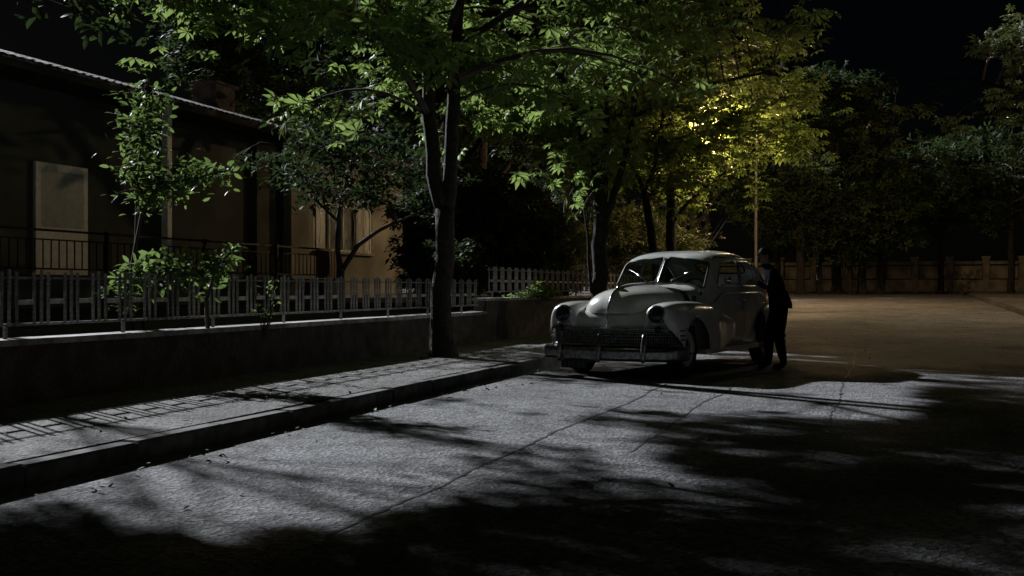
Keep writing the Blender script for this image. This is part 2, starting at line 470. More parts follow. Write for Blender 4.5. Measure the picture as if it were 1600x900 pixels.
def fence(name, s0, s1, z0, z1, ztip, period, nb, label, foot):
    e = empty(name, W(s0, TW + .12, 0), RZ, label, 'fence', 'steel garden fences')
    L_ = s1 - s0
    r = MB()
    r.box(0, L_, -.012, .012, z0 - .012, z0 + .012); rail = r.build('bottom_rail', M['rail'], e)
    r = MB(); r.box(0, L_, -.0125, .0125, z1 - .01, z1 + .01); r.build('top_rail', M['rail'], e)
    b = MB(); b.box(-.011, .011, -.01, .01, 0, 1); bme = b.mesh('bar', M['rail'])
    pw = period * .55
    p = MB(); p.box(.0125, pw - .0125, -.008, .008, -.022, .022); pme = p.mesh('plate', M['plate'])
    f = MB(); f.box(-.014, .014, -.014, .014, 0, 1); fme = f.mesh('foot_post', M['rail'])
    n = int(L_ / period)
    def bar(x, top):
        o = link('bar', bme, e, loc=(x, random.uniform(-.0165, -.0135), z0 - .013))
        o.scale.z = top - z0 + .013
        o.rotation_euler = (random.uniform(-.006, .006), random.uniform(-.008, .008), 0)
    for i in range(n):
        x = .03 + i * period
        bar(x, ztip); bar(x + pw, ztip)
        link('plate', pme, e, loc=(x, -.015, (z0 + z1) / 2 - .005 + random.uniform(-.004, .004)))
        for k in range(nb):
            bar(x + pw + (period - pw) * (k + 1) / (nb + 1), ztip + (.02 if k % 2 == 0 else 0))
    x = .25
    while x < L_:
        o = link('foot_post', fme, e, loc=(x, 0, foot)); o.scale.z = z0 - foot - .014; x += 1.55
fence('steel_fence', -.5, 19.2, 0.835, 1.25, 1.305, 0.385, 1, 'grey steel picket fence with plates on the low wall before the house', 0.70)
fence('steel_fence', 19.75, 41, 1.09, 1.52, 1.565, 0.44, 3, 'taller close-barred steel fence lit warm on the higher wall behind the car', 0.95)

# ------------------------------------------------------------------ house
TH = 15.5
house = empty('house', W(26.5, TH, 0), RZ, 'single-storey cream house with tiled roof and balcony behind the fence', 'house')
def hs(s): return s - 26.5
# right bay with a real window opening: wall built from four panels round it
wz0, wz1, ws0, ws1 = 2.25, 3.68, 27.75, 31.45
mb = MB(); S1 = 33.9
for (a, b_, c, d) in ((26.5, ws0, .3, 5.2), (ws1, S1, .3, 5.2), (ws0, ws1, .3, wz0), (ws0, ws1, wz1, 5.2)):
    mb.box(hs(a), hs(b_), 0, .28, c, d)
mb.box(hs(S1) - .28, hs(S1) - .001, .281, 9, .3, 5.2)
mb.build('wall', M['housewall'], house)
mb = MB(); mb.box(hs(25.3), hs(26.5) - .001, .35, .6, .3, 5.2); mb.build('set_back_wall', M['housegreen'], house)
mb = MB(); mb.box(hs(8), hs(25.3) - .001, .55, .8, .3, 5.2)
mb.build('porch_wall', M['housegreen'], house)
mb = MB(); mb.box(hs(8), hs(26.5) - .002, -1.4, .349, .3, 1.4); mb.box(hs(8), hs(25.3) - .002, .349, .549, .3, 1.4); mb.build('porch_floor', M['housegreen'], house)
mb = MB(); mb.box(hs(8), hs(34.3), -.65, 9.5, 5.205, 5.245); mb.build('soffit', M['soffit'], house)
mb = MB(); mb.box(hs(8), hs(34.3), -.69, -.652, 5.16, 5.30); mb.build('fascia', M['soffit'], house)
pit = math.tan(math.radians(16.3))
mb = MB()
x0, x1 = hs(8), hs(34.35); y0, y1, zr = -.70, 9.6, 5.30
ym = (y0 + y1) / 2; zp = zr + (ym - y0) * pit
mb.add([(x0,y0,zr),(x1,y0,zr),(x1-5.1,ym,zp),(x0+5.1,ym,zp),(x0,y1,zr),(x1,y1,zr)],
       [(0,1,2,3),(1,5,2),(5,4,3,2),(4,0,3)])
roof = mb.build('roof', M['tile'], house)
# pan tiles: the eave row one by one, the rows above as one piece
tl = MB()
def tile_verts():
    V, F = [], []; n = 6
    for i in range(n + 1):
        a = PI * i / n
        V.append((.105 * math.cos(a), 0, .055 * math.sin(a))); V.append((.092 * math.cos(a), .40, .048 * math.sin(a) + .40 * pit))
    for i in range(n): F.append((2*i, 2*i+1, 2*i+3, 2*i+2))
    return V, F
TV, TF = tile_verts(); tl.add(TV, TF); tme = tl.mesh('roof_tile', M['tile'], True)
n_t = int((x1 - x0) / .225)
for i in range(n_t):
    o = link('roof_tile', tme, roof, loc=(x0 + .11 + i * .225, y0 - .03 + random.uniform(-.012, .012), zr + .012))
    o.rotation_euler = (0, random.uniform(-.05, .05), random.uniform(-.03, .03))
rt = MB()
for r_ in range(1, 14):
    yy = y0 - .03 + r_ * .36; inset = (yy - y0) * 1.0
    for i in range(n_t):
        x = x0 + .11 + i * .225
        if x0 + inset < x < x1 - inset:
            dx, dz = random.uniform(-.01, .01), random.uniform(0, .012)
            rt.add([(a + x + dx, b + yy, c + zr + .012 + (yy - y0 + .03) * pit + dz) for a, b, c in TV], TF)
rt.build('roof_tile_rows', M['tile'], roof, True, kind='stuff')
ch = MB(); ch.box(hs(27.6), hs(28.6), 3.2, 4.0, 5.9, 7.25); ch.box(hs(27.5), hs(28.7), 3.1, 4.1, 7.251, 7.32)
ch.build('chimney', M['plaster'], roof)
# window: frame, mullions, panes, curtains, sill, grille
win = MB()
for a, b_ in ((ws0, ws0 + .07), (ws1 - .07, ws1)): win.box(hs(a), hs(b_), .0, .08, wz0, wz1)
win.box(hs(ws0) + .07, hs(ws1) - .07, .0, .08, wz1 - .07, wz1); win.box(hs(ws0) + .07, hs(ws1) - .07, .0, .08, wz0, wz0 + .07)
window = win.build('window', M['white'], house)
nw = 4; pwid = (ws1 - ws0 - .14) / nw
for i in range(1, nw):
    mb = MB(); xm = hs(ws0) + .07 + i * pwid; mb.box(xm - .03, xm + .03, .002, .078, wz0 + .071, wz1 - .071); mb.build('mullion', M['white'], window)
for i in range(nw):
    xa = hs(ws0) + .07 + i * pwid; mb = MB(); mb.box(xa + .031, xa + pwid - .031, .04, .046, wz0 + .072, wz1 - .072); mb.build('pane', M['pane'], window)
for i, (a, b_, zt_) in enumerate([(0, .62, wz1), (1.0, 1.55, wz1), (1.75, 2.45, wz1), (2.6, 3.3, wz1)]):
    V, F = [], []; n = 24
    for k in range(n + 1):
        x = hs(ws0) + .1 + a + (b_ - a) * k / n; y = .09 + .02 * math.sin(k * 1.3)
        V += [(x, y, wz0 - .02), (x + .02 * math.sin(k), y, zt_)]
        if k: F.append((2*k-2, 2*k, 2*k+1, 2*k-1))
    mb = MB(); mb.add(V, F); mb.build('curtain', M['curtain'], window, True)
mb = MB(); mb.box(hs(ws0) - .08, hs(ws1) + .08, -.12, -.003, wz0 - .07, wz0 - .002); mb.build('sill', M['coping'], window)
for a, b_ in ((.09, .62), (2.62, 3.05), (3.11, 3.5)):                 # white louvred panels added so part of the panes looks lit
    mb = MB(); mb.box(hs(ws0) + a, hs(ws0) + b_, -.035, -.004, wz0 + .03, wz1 - .03)
    nl = 15
    for k in range(nl): z_ = wz0 + .09 + k * (wz1 - wz0 - .18) / (nl - 1); mb.box(hs(ws0) + a + .05, hs(ws0) + b_ - .05, -.047, -.0355, z_ - .02, z_ + .012)
    mb.build('bright_panel', M['white'], window)
gr = empty('grille', (0, 0, 0)); gr.parent = window
for i in range(14):
    xg = hs(ws0) + .12 + i * (ws1 - ws0 - .24) / 13
    mb = MB(); mb.tube([(xg, -.06 - .1 * math.sin(PI * j / 8), wz0 + (wz1 - wz0) * j / 8) for j in range(9)], .008, 5); mb.build('grille_bar', M['white'], gr)
mb = MB(); mb.box(hs(26.5) - .14, hs(26.5) - .05, .23, .32, .3, 5.2); mb.build('drain_pipe', M['soffit'], house)
# dim room behind the window
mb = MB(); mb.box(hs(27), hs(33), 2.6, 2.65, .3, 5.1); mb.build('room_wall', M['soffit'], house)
# porch door and balcony rail
mb = MB(); mb.box(hs(17.4), hs(18.9), .48, .549, 1.4, 3.7); d_ = mb.build('door', M['white'], house)
mb = MB(); mb.box(hs(17.55), hs(18.75), .45, .479, 2.4, 3.55); mb.build('pane', M['pane'], d_)
mb = MB(); mb.box(hs(19.35), hs(19.5), -1.2, -1.05, 1.4, 5.2); mb.build('porch_post', M['white'], house)
bal = empty('balcony_railing', (0, 0, 0)); bal.parent = house
mb = MB(); mb.box(hs(8), hs(26.3), -1.36, -1.31, 2.18, 2.22); mb.build('top_rail', M['iron'], bal)
mb = MB(); mb.box(hs(8), hs(26.3), -1.355, -1.315, 1.49, 1.52); mb.build('bottom_rail', M['iron'], bal)
mb = MB(); mb.box(hs(8), hs(26.3), -1.355, -1.315, 2.02, 2.045); mb.build('middle_rail', M['iron'], bal)
b = MB(); b.box(-.009, .009, -.009, .009, 0, 1); bme = b.mesh('bar', M['iron'])
x = 12.0
while x < 26.2:
    o = link('bar', bme, bal, loc=(hs(x), -1.335, 1.521)); o.scale.z = .498; x += .2
b = MB(); b.box(-.03, .03, -.03, .03, 0, 1); bme = b.mesh('rail_post', M['iron'])
for x in (14, 17.2, 20.4, 23.4):
    o = link('rail_post', bme, bal, loc=(hs(x), -1.40, 1.401)); o.scale.z = .84
mb = MB()
for i in range(7): mb.box(hs(25.3) + i * .16, hs(25.3) + i * .16 + .13, -1.47, -1.43, 1.42, 2.16)
mb.build('wooden_gate', M['wood'], house)
mb = MB(); mb.box(hs(26.42), hs(26.5) - .004, -1.5, -1.36, 1.4, 2.2); mb.build('gate_post', M['white'], house)

# ------------------------------------------------------------------ foliage machinery
def palmate(nl=7, L=1.0, droop=0.55):
    V, F = [], []
    for k in range(nl):
        a = math.radians(-125 + 250 * k / (nl - 1)); l = L * (1.0 - 0.35 * abs(k - (nl - 1) / 2) / ((nl - 1) / 2)); w = 0.17 * l
        d = np.array([math.cos(a), math.sin(a), 0]); p = np.array([-math.sin(a), math.cos(a), 0])
        o = len(V)
        V += [tuple(d * .06 * l), tuple(d * .62 * l + p * w + np.array([0, 0, -.22 * l * droop + .03])), tuple(d * .62 * l + np.array([0, 0, -.25 * l * droop - .03])),
              tuple(d * .62 * l - p * w + np.array([0, 0, -.22 * l * droop + .03])), tuple(d * l * .96 + np.array([0, 0, -.62 * l * droop]))]
        F += [(o, o+2, o+1), (o, o+3, o+2), (o+1, o+2, o+4), (o+2, o+3, o+4)]
    return np.array(V), np.array(F)
def ovate():
    V = np.array([(0,0,0),(.3,.2,.02),(.35,0,-.03),(.3,-.2,.02),(.7,.17,-.05),(.7,0,-.1),(.7,-.17,-.05),(1,0,-.2)])
    F = np.array([(0,2,1),(0,3,2),(1,2,5),(1,5,4),(2,3,6),(2,6,5),(4,5,7),(5,6,7)])
    return V, F
PALM, OVAL = palmate(), ovate()
SPRAY_V = []; SPRAY_F = []
for k in range(5):                                           # a twig end with five small leaves
    a = k * 2.4; c_, s_ = math.cos(a), math.sin(a); o = len(SPRAY_V)
    q = np.array([(0,0,0),(.5,.22,.0),(.5,-.22,.0),(1,0,-.15)]) * (.8 + .1 * k)
    for x, y, z in q: SPRAY_V.append((x*c_-y*s_ , x*s_+y*c_, z + .12*k))
    SPRAY_F += [(o,o+2,o+1),(o+1,o+2,o+3)]
SPRAY = (np.array(SPRAY_V), np.array(SPRAY_F))

def rots(n, tilt):
    yaw = rng.uniform(0, 2*PI, n); ax = rng.uniform(0, 2*PI, n); th = np.abs(rng.normal(0, tilt, n))
    kx, ky = np.cos(ax), np.sin(ax); c, s = np.cos(th), np.sin(th)
    R = np.zeros((n, 3, 3))
    R[:,0,0] = c+kx*kx*(1-c); R[:,0,1] = kx*ky*(1-c); R[:,0,2] = ky*s
    R[:,1,0] = kx*ky*(1-c); R[:,1,1] = c+ky*ky*(1-c); R[:,1,2] = -kx*s
    R[:,2,0] = -ky*s; R[:,2,1] = kx*s; R[:,2,2] = c
    Yw = np.zeros((n,3,3)); Yw[:,0,0] = np.cos(yaw); Yw[:,0,1] = -np.sin(yaw); Yw[:,1,0] = np.sin(yaw); Yw[:,1,1] = np.cos(yaw); Yw[:,2,2] = 1
    return R @ Yw

def npmesh(name, V, F, m):
    me = bpy.data.meshes.new(name)
    me.vertices.add(len(V)); me.vertices.foreach_set('co', V.astype(np.float32).ravel())
    k = F.shape[1]; me.loops.add(F.size); me.loops.foreach_set('vertex_index', F.astype(np.int32).ravel())
    me.polygons.add(len(F)); me.polygons.foreach_set('loop_start', np.arange(0, F.size, k, dtype=np.int32))
    me.update(calc_edges=True); me.materials.append(m)
    return me

def scatter(name, P, size, T, tilt, m, parent, kind=None):
    n = len(P)
    if n == 0: return None
    R = rots(n, tilt); TVv, TFf = T
    V = np.einsum('nij,kj->nki', R, TVv) * np.asarray(size)[:, None, None] + np.asarray(P)[:, None, :]
    F = TFf[None] + (np.arange(n) * len(TVv))[:, None, None]
    return link(name, npmesh(name, V.reshape(-1, 3), F.reshape(-1, 3), m), parent, kind=kind)

def pix(P):                                   # where world points show in the photograph
    Y = np.maximum(P[:, 1], .5)
    return 800 + FPX * P[:, 0] / Y, 450 - FPX * (P[:, 2] - HC) / Y

palm_me = {}
def single_leaves(P, size, m, parent, base, T=PALM):
    key = m.name
    if key not in palm_me: palm_me[key] = npmesh('leaf', T[0], T[1], m)
    for p, s in zip(P, size):
        o = link('leaf', palm_me[key], parent, loc=Vector(p) - base)
        o.scale = (s, s, s)
        o.rotation_euler = (random.gauss(0, .5), random.gauss(0, .5), random.uniform(0, 2*PI))

flower_me = None
def flower_mesh():
    V, F = [], []
    r = random.Random(3)
    for i in range(70):
        h = r.uniform(0, 1); rad = (.26 * (1 - h) + .04) * r.uniform(.6, 1); a = r.uniform(0, 2*PI)
        c = (rad * math.cos(a), rad * math.sin(a), h); q = .075; o = len(V)
        V += [(c[0]+q,c[1],c[2]),(c[0]-q*.5,c[1]+q*.8,c[2]+r.uniform(-q,q)),(c[0]-q*.5,c[1]-q*.8,c[2]+r.uniform(-q,q)),(c[0],c[1],c[2]+q)]
        F += [(o,o+1,o+3),(o+1,o+2,o+3),(o+2,o,o+3)]
    return npmesh('flower_spike', np.array(V), np.array(F), M['petal'])

def bez(a, b, sag, n=6):
    a, b = Vector(a), Vector(b); out = []
    for i in range(n):
        f = i / (n - 1); p = a.lerp(b, f); p.z += sag * math.sin(PI * f); out.append(p)
    return out

def tree(name, base, stems, crown, label, cat='tree', group=None, T=PALM, lm='leaf', lsize=(.18, .28), tilt=.45, nclump=60, nleaf=34, clump_r=.75,
         singles=0, flowers=0, extra=(), prune=True, seed=1, flare=1.5, keep=None, bm='bark'):
    """stems: list of [(x,y,z,r),...] polylines in the tree's own frame; crown: (cx,cy,cz,rx,ry,rz) in that frame"""
    global flower_me
    rr = random.Random(seed)
    e = empty(name, base, 0, label, cat, group)
    base = Vector(base)
    mb = MB(); nodes = []
    for st in stems:
        pts, rad = [], []
        for a, b in zip(st[:-1], st[1:]):
            k = max(2, int((Vector(b[:3]) - Vector(a[:3])).length / .3))
            for i in range(k):
                f = i / k; pts.append(Vector(a[:3]).lerp(Vector(b[:3]), f)); rad.append(a[3] + (b[3] - a[3]) * f)
        pts.append(Vector(st[-1][:3])); rad.append(st[-1][3])
        for i in range(1, len(pts)): pts[i] += Vector((rr.uniform(-1, 1), rr.uniform(-1, 1), 0)) * min(.03, rad[i] * .2)
        if st is stems[0] and flare:
            pts.insert(0, pts[0] - Vector((0, 0, .15))); rad.insert(0, rad[0] * flare); rad[1] *= 1.2
        mb.tube(pts, rad, 14 if st is stems[0] else 8)
        nodes += [(p, r) for p, r in zip(pts, rad) if p.z > crown[2] - crown[5] * 1.15]
    trunk = mb.build('trunk', M[bm], e, True)
    cl = []
    for _ in range(nclump):
        while True:
            d = Vector((rr.uniform(-1, 1), rr.uniform(-1, 1), rr.uniform(-1, 1)))
            if .45 < d.length < 1: break
        cl.append((Vector((crown[0] + d.x * crown[3], crown[1] + d.y * crown[4], crown[2] + d.z * crown[5])), clump_r * rr.uniform(.7, 1.25)))
    cl += [(Vector(c), r) for c, r in extra]
    br = MB(); PS = []
    for c, r in cl:
        n = int(nleaf * (r / clump_r) ** 2 * rr.uniform(.5, 1.5))
        g = rng.normal(0, .5, (n, 3)); g[:, 2] *= .6
        P = np.array(c) + g * r
        Wd = P + np.array(base)
        k = np.ones(n, bool)
        if prune: k &= ~(open_to_moon(Wd) & (rng.random(n) < .985))
        if keep is not None: k &= keep(Wd)
        P = P[k]
        if len(P) < n * .6 and prune: 
            PS.append(P); continue
        PS.append(P)
        best = min(nodes, key=lambda q: (q[0] - c).length + (2.0 if q[0].z > c.z + .3 else 0))
        pts = bez(best[0], c, .15 * (c - best[0]).length, 7)
        r0 = min(best[1] * .6, .012 + .012 * (c - best[0]).length)
        br.tube(pts, [r0 + (.006 - r0) * i / 6 for i in range(7)], 5, False)
        for q in P[::6]: br.tube([pts[-2], q], [.006, .003], 3, False)
    if br.v: br.build('branches', M['twig'], e, True)
    P = np.concatenate(PS)
    size = rng.uniform(lsize[0], lsize[1], len(P))
    if singles:
        px, py = pix(P + np.array(base))
        vis = (px > 195) & (px < 1405) & (py > 105) & (py < 460)
        idx = np.where(vis)[0]
        score = size[idx] / (P[idx, 1] + base.y) 
        idx = idx[np.argsort(-score)][:singles]
        msk = np.zeros(len(P), bool); msk[idx] = True
        single_leaves(P[msk] + np.array(base), size[msk], M[lm], e, base, T)
        P, size = P[~msk], size[~msk]
    scatter('crown', P, size, T, tilt, M[lm], e)
    if flowers:
        if flower_me is None: flower_me = flower_mesh()
        px, py = pix(P + np.array(base))
        idx = np.where((px > 600) & (px < 1250) & (py > 110) & (py < 345))[0]
        for i in rng.choice(idx, min(flowers, len(idx)), replace=False):
            o = link('flower_spike', flower_me, e, loc=P[i] + np.array([0, 0, .08])); s = rr.uniform(.2, .3); o.scale = (s * .8, s * .8, s)
            o.rotation_euler = (rr.gauss(0, .2), rr.gauss(0, .2), rr.uniform(0, 6))
    return e
# ------------------------------------------------------------------ the parked car
M['paint'] = mat("pale_car_paint", (0.66, 0.67, 0.64), 0.24, var=0.14, scale=3, coat=0.8)
M['chrome'] = mat("worn_chrome", (0.62, 0.63, 0.65), 0.16, metal=1.0, var=0.2, scale=20)
M['black'] = mat("black_rubber", (0.012, 0.012, 0.012), 0.6)
M['tyre'] = mat("tyre_rubber", (0.018, 0.017, 0.016), 0.85, bump=0.3, bscale=80)
M['seatcloth'] = mat("seat_cloth", (0.07, 0.055, 0.04), 0.9, var=0.3)
M['lens'] = mat("headlight_lens", (0.012, 0.013, 0.015), 0.1, spec=0.4)
M['carglass'] = glassmat("car_glass", (0.75, 0.82, 0.78), 0.78)
M['red'] = mat("tail_lens", (0.25, 0.01, 0.01), 0.2)
M['platem'] = mat("number_plate_black", (0.012, 0.012, 0.014), 0.5)
M['platew'] = mat("number_plate_figures", (0.10, 0.10, 0.10), 0.6)
M['darkchrome'] = mat("dark_chrome", (0.30, 0.31, 0.31), 0.30, metal=1.0, var=0.4, scale=20)  # darker, rougher chrome for the grille, headlight rims and front bumper
car = empty('parked_car', (CARP[0], CARP[1], 0), CARH, 'pale vintage sedan with split windscreen parked beside the kerb', 'car')

def ip(x, tab):
    xs = [a for a, _ in tab]; ys = [b for _, b in tab]
    if xs[0] > xs[-1]: xs, ys = xs[::-1], ys[::-1]
    # smooth monotone interpolation
    if x <= xs[0]: return ys[0]
    if x >= xs[-1]: return ys[-1]
    i = max(k for k in range(len(xs)) if xs[k] <= x); i = min(i, len(xs) - 2)
    h = xs[i+1] - xs[i]; f = (x - xs[i]) / h
    d = lambda k: 0 if k in (0, len(xs)-1) else (ys[k+1] - ys[k-1]) / (xs[k+1] - xs[k-1])
    m0 = d(i) if i > 0 else (ys[1]-ys[0])/(xs[1]-xs[0]); m1 = d(i+1) if i+1 < len(xs)-1 else (ys[-1]-ys[-2])/(xs[-1]-xs[-2])
    return (2*f**3-3*f*f+1)*ys[i] + (f**3-2*f*f+f)*h*m0 + (-2*f**3+3*f*f)*ys[i+1] + (f**3-f*f)*h*m1

BW = [(-.55,.70),(-.9,.80),(-1.3,.855),(-2.0,.885),(-2.6,.88),(-3.1,.83),(-3.6,.72),(-3.9,.58),(-4.1,.38),(-4.2,.2)]
BT = [(-.55,1.17),(-.86,1.205),(-.95,1.31),(-1.22,1.60),(-1.42,1.675),(-2.0,1.72),(-2.5,1.71),(-2.95,1.64),(-3.3,1.50),(-3.55,1.33),(-3.84,1.10),(-4.08,.84),(-4.2,.60)]
NU = 4.2
def bsec(x):
    w, zt = ip(x, BW), ip(x, BT)
    zb = min(1.12, .32 + .60 * (zt - .32))
    return w, zt, zb
def bpt(x, v):                                # v in 0..1 sill to belt, 1..2 over the roof to the other belt, 2..3 down again
    w, zt, zb = bsec(x)
    if v <= 1 or v >= 2:
        f = v if v <= 1 else 3 - v
        z = .32 + (zb - .32) * f; y = w * (.93 + .07 * math.sin(PI * f ** .85))
        return (x, y if v <= 1 else -y, z)
    a = PI * (v - 1); c, s = math.cos(a), math.sin(a)
    zz = zb + (zt - zb) * abs(s) ** (2 / NU)
    y = w * .93 * math.copysign(abs(c) ** (2 / NU), c) * (1 - .09 * max(0, (zz - zb)) / .6)
    return (x, y, zz)
def side_pt(x, z, sg, off=0.0):
    w, zt, zb = bsec(x)
    s = min(1, max(0, (z - zb) / (zt - zb))) ** (NU / 2); c = math.sqrt(max(0, 1 - s * s))
    y = w * .93 * c ** (2 / NU) * (1 - .09 * max(0, (z - zb)) / .6)
    return Vector((x, sg * (y + off), z))
def top_pt(x, y, off=0.0):
    w, zt, zb = bsec(x); z = zt
    for _ in range(5):
        k = min(1, abs(y) / (w * .93 * (1 - .09 * max(0, z - zb) / .6))); c = k ** (NU / 2); s = math.sqrt(max(0, 1 - c * c))
        z = zb + (zt - zb) * s ** (2 / NU)
    return Vector((x, y, z + off))

def rrect(pts, r, n=5):                       # rounded polygon outline
    out = []; m = len(pts)
    for i in range(m):
        p0, p, p1 = Vector(pts[i-1]), Vector(pts[i]), Vector(pts[(i+1) % m])
        a = (p0 - p).normalized() * min(r, (p0-p).length*.45); b = (p1 - p).normalized() * min(r, (p1-p).length*.45)
        for k in range(n + 1):
            f = k / n; out.append(tuple((p + a) * (1-f)**2 + p * 2*f*(1-f) + (p + b) * f*f))
    return out
SIDEW = {'front': rrect([(-1.16,1.19),(-1.36,1.50),(-1.97,1.555),(-1.97,1.19)], .07),
         'rear': rrect([(-2.04,1.19),(-2.04,1.555),(-2.58,1.545),(-2.70,1.19)], .08),
         'quarter': rrect([(-2.78,1.20),(-2.67,1.53),(-2.90,1.49),(-3.12,1.36),(-3.16,1.20)], .06)}
WIND = rrect([(-.895,.03),(-1.215,.03),(-1.21,.645),(-.905,.68)], .045)          # (x, |y|)
REARW = rrect([(-3.18,-.40),(-3.18,.40),(-3.46,.36),(-3.46,-.36)], .08)
def pin(p, poly):
    c = False; j = len(poly) - 1
    for i in range(len(poly)):
        xi, yi = poly[i]; xj, yj = poly[j]
        if (yi > p[1]) != (yj > p[1]) and p[0] < (xj-xi)*(p[1]-yi)/(yj-yi) + xi: c = not c
        j = i
    return c
xs = sorted(set([round(-.55 - .0165*i, 4) for i in range(221)] + [-4.2]), reverse=True)
vsl = [i/26 for i in range(27)] + [1 + i/90 for i in range(1, 91)] + [2 + i/26 for i in range(1, 27)]
G = [[bpt(x, v) for v in vsl] for x in xs]
nv = len(vsl)
buckets = {}
for i in range(len(xs)-1):
    for j in range(nv-1):
        q = [G[i][j], G[i][j+1], G[i+1][j+1], G[i+1][j]]
        cx, cy, cz = (sum(p[k] for p in q)/4 for k in range(3)); vm = (vsl[j]+vsl[j+1])/2
        key = 'body'
        if 1 < vm < 2:
            sg = 'L' if cy > 0 else 'R'
            if pin((cx, abs(cy)), WIND) and cz > 1.15 and cx > -1.22: key = 'windscreen_' + sg
            elif pin((cx, cy), REARW) and abs(vm-1.5) < .3: key = 'rear_window'
            elif abs(cy) > .5:
                for nm, pl in SIDEW.items():
                    if pin((cx, cz), pl): key = nm + sg
        if key == 'body' and vm < 1.0 or key == 'body' and vm > 2.0:
            sg = 'L' if cy > 0 else 'R'
            if .37 < cz:
                if -1.99 < cx < -1.09: key = 'frontdoor' + sg
                elif -2.72 < cx < -2.02 and (cx + 3.09) ** 2 + (cz - .36) ** 2 > .47 ** 2: key = 'reardoor' + sg
            if (cx + 3.09) ** 2 + (cz - .36) ** 2 < .40 ** 2: continue
        buckets.setdefault(key, []).append((i, j))
def grid_obj(name, key, m, off=0.0, parent=None, scale_in=1.0):
    idx = {}; V, F = [], []
    for (i, j) in buckets.get(key, []):
        f = []
        for (a, b) in ((i,j),(i,j+1),(i+1,j+1),(i+1,j)):
            if (a, b) not in idx:
                idx[(a, b)] = len(V); p = Vector(G[a][b])
                if off: p = p + Vector((0, -math.copysign(off, p.y) if abs(p.y) > .05 else 0, -off * .6))
                V.append(p)
            f.append(idx[(a, b)])
        F.append(tuple(f))
    mb = MB(); mb.add(V, F); return mb.build(name, m, parent or car, True)
body = grid_obj('body', 'body', M['paint'])
doors = {}
for sg in 'LR':
    doors['front' + sg] = grid_obj('door', 'frontdoor' + sg, M['paint'], -.004)
    doors['rear' + sg] = grid_obj('door', 'reardoor' + sg, M['paint'], -.004)
    grid_obj('windscreen_pane', 'windscreen_' + sg, M['carglass'], .008)
    for nm in SIDEW: grid_obj('side_window', nm + sg, M['carglass'], .008, doors.get(nm + sg, body))
grid_obj('rear_window', 'rear_window', M['carglass'], .008)
def closed(pts): return pts + [pts[0], pts[1]]
for sg, sn in ((1, 'L'), (-1, 'R')):
    for nm, pl in SIDEW.items():
        mb = MB(); mb.tube(closed([side_pt(x, z, sg, .003) for x, z in pl]), .013, 6, False); mb.build('window_trim', M['chrome'] if nm != 'x' else M['black'], doors.get(nm + sn, body), True)
    mb = MB(); mb.tube(closed([top_pt(x, sg * y, .003) for x, y in WIND]), .014, 6, False); mb.build('windscreen_seal', M['black'], car, True)
mb = MB(); mb.tube(closed([top_pt(x, y, .003) for x, y in REARW]), .014, 6, False); mb.build('rear_window_seal', M['black'], car, True)
mb = MB(); mb.tube([top_pt(-.87 - .035 * i, 0, .012) for i in range(10)], .014, 8); mb.build('windscreen_post', M['chrome'], car, True)
# drip moulding, belt moulding
for sg in (1, -1):
    mb = MB(); mb.tube([side_pt(x, min(1.60, bsec(x)[1] - .075), sg, .006) for x in [-1.33 - .1 * i for i in range(18)]], .010, 6); mb.build('drip_moulding', M['chrome'], body, True)
    mb = MB(); mb.tube([Vector(bpt(-1.0 - .1 * i, .965 if sg > 0 else 2.035)) + Vector((0, sg * .006, 0)) for i in range(24)], .011, 6); mb.build('belt_moulding', M['chrome'], body, True)
# bonnet
HWD = [(-1.0,.74),(-.6,.72),(-.1,.64),(.25,.54),(.46,.44),(.57,.33),(.63,.20),(.66,.08),(.67,.02)]
HT = [(-1.0,1.17),(-.86,1.19),(-.5,1.195),(0,1.18),(.3,1.15),(.46,1.11),(.56,1.05),(.62,.98),(.655,.91),(.67,.87)]
def hood_sec(x):
    w, zt = ip(x, HWD), ip(x, HT); z0 = .64 + .19 * min(1, max(0, (x + .5) / .7)); out = []
    for k in range(41):
        a = PI * k / 40; c, s = math.cos(a), math.sin(a)
        y = w * math.copysign(abs(c) ** (2/2.05), c); z = z0 + (zt - z0) * abs(s) ** (2/2.05)
        z += .018 * math.exp(-(y / .05) ** 2) * (1 if abs(s) > .5 else 0)
        out.append((x, y, z))
    return out
hx = [-1.0 + .045 * i for i in range(36)] + [.59, .61, .63, .645, .655, .662, .667, .67]
mb = MB(); mb.loft([hood_sec(x) for x in sorted(set(hx))], cap1=True); hood = mb.build('bonnet', M['paint'], car, True)
mb = MB(); mb.tube([(x, 0, ip(x, HT) + .021) for x in [-.8 + .1 * i for i in range(14)]] + [(.58, 0, 1.055), (.645, 0, .96), (.685, 0, .87), (.69, 0, .76), (.705, 0, .66)], .011, 8); mb.build('bonnet_strip', M['chrome'], hood, True)
mb = MB(); mb.loft([[(.30 + .02*i, .03*math.sin(PI*min(1,i/6))*math.cos(a), 1.17 - .008*i + .05*math.sin(PI*i/7)*.7 + .022*math.sin(a)) for a in [2*PI*k/8 for k in range(8)]] for i in range(8)], True, 0, True, True); mb.build('bonnet_ornament', M['chrome'], hood, True)
for sg in (1, -1):   # side vents on the bonnet
    mb = MB(); mb.tube([(x, sg * (ip(x, HWD) * .985 + .004), .88) for x in [-.8 + .08 * i for i in range(14)]], .009, 6); mb.build('bonnet_moulding', M['chrome'], hood, True)
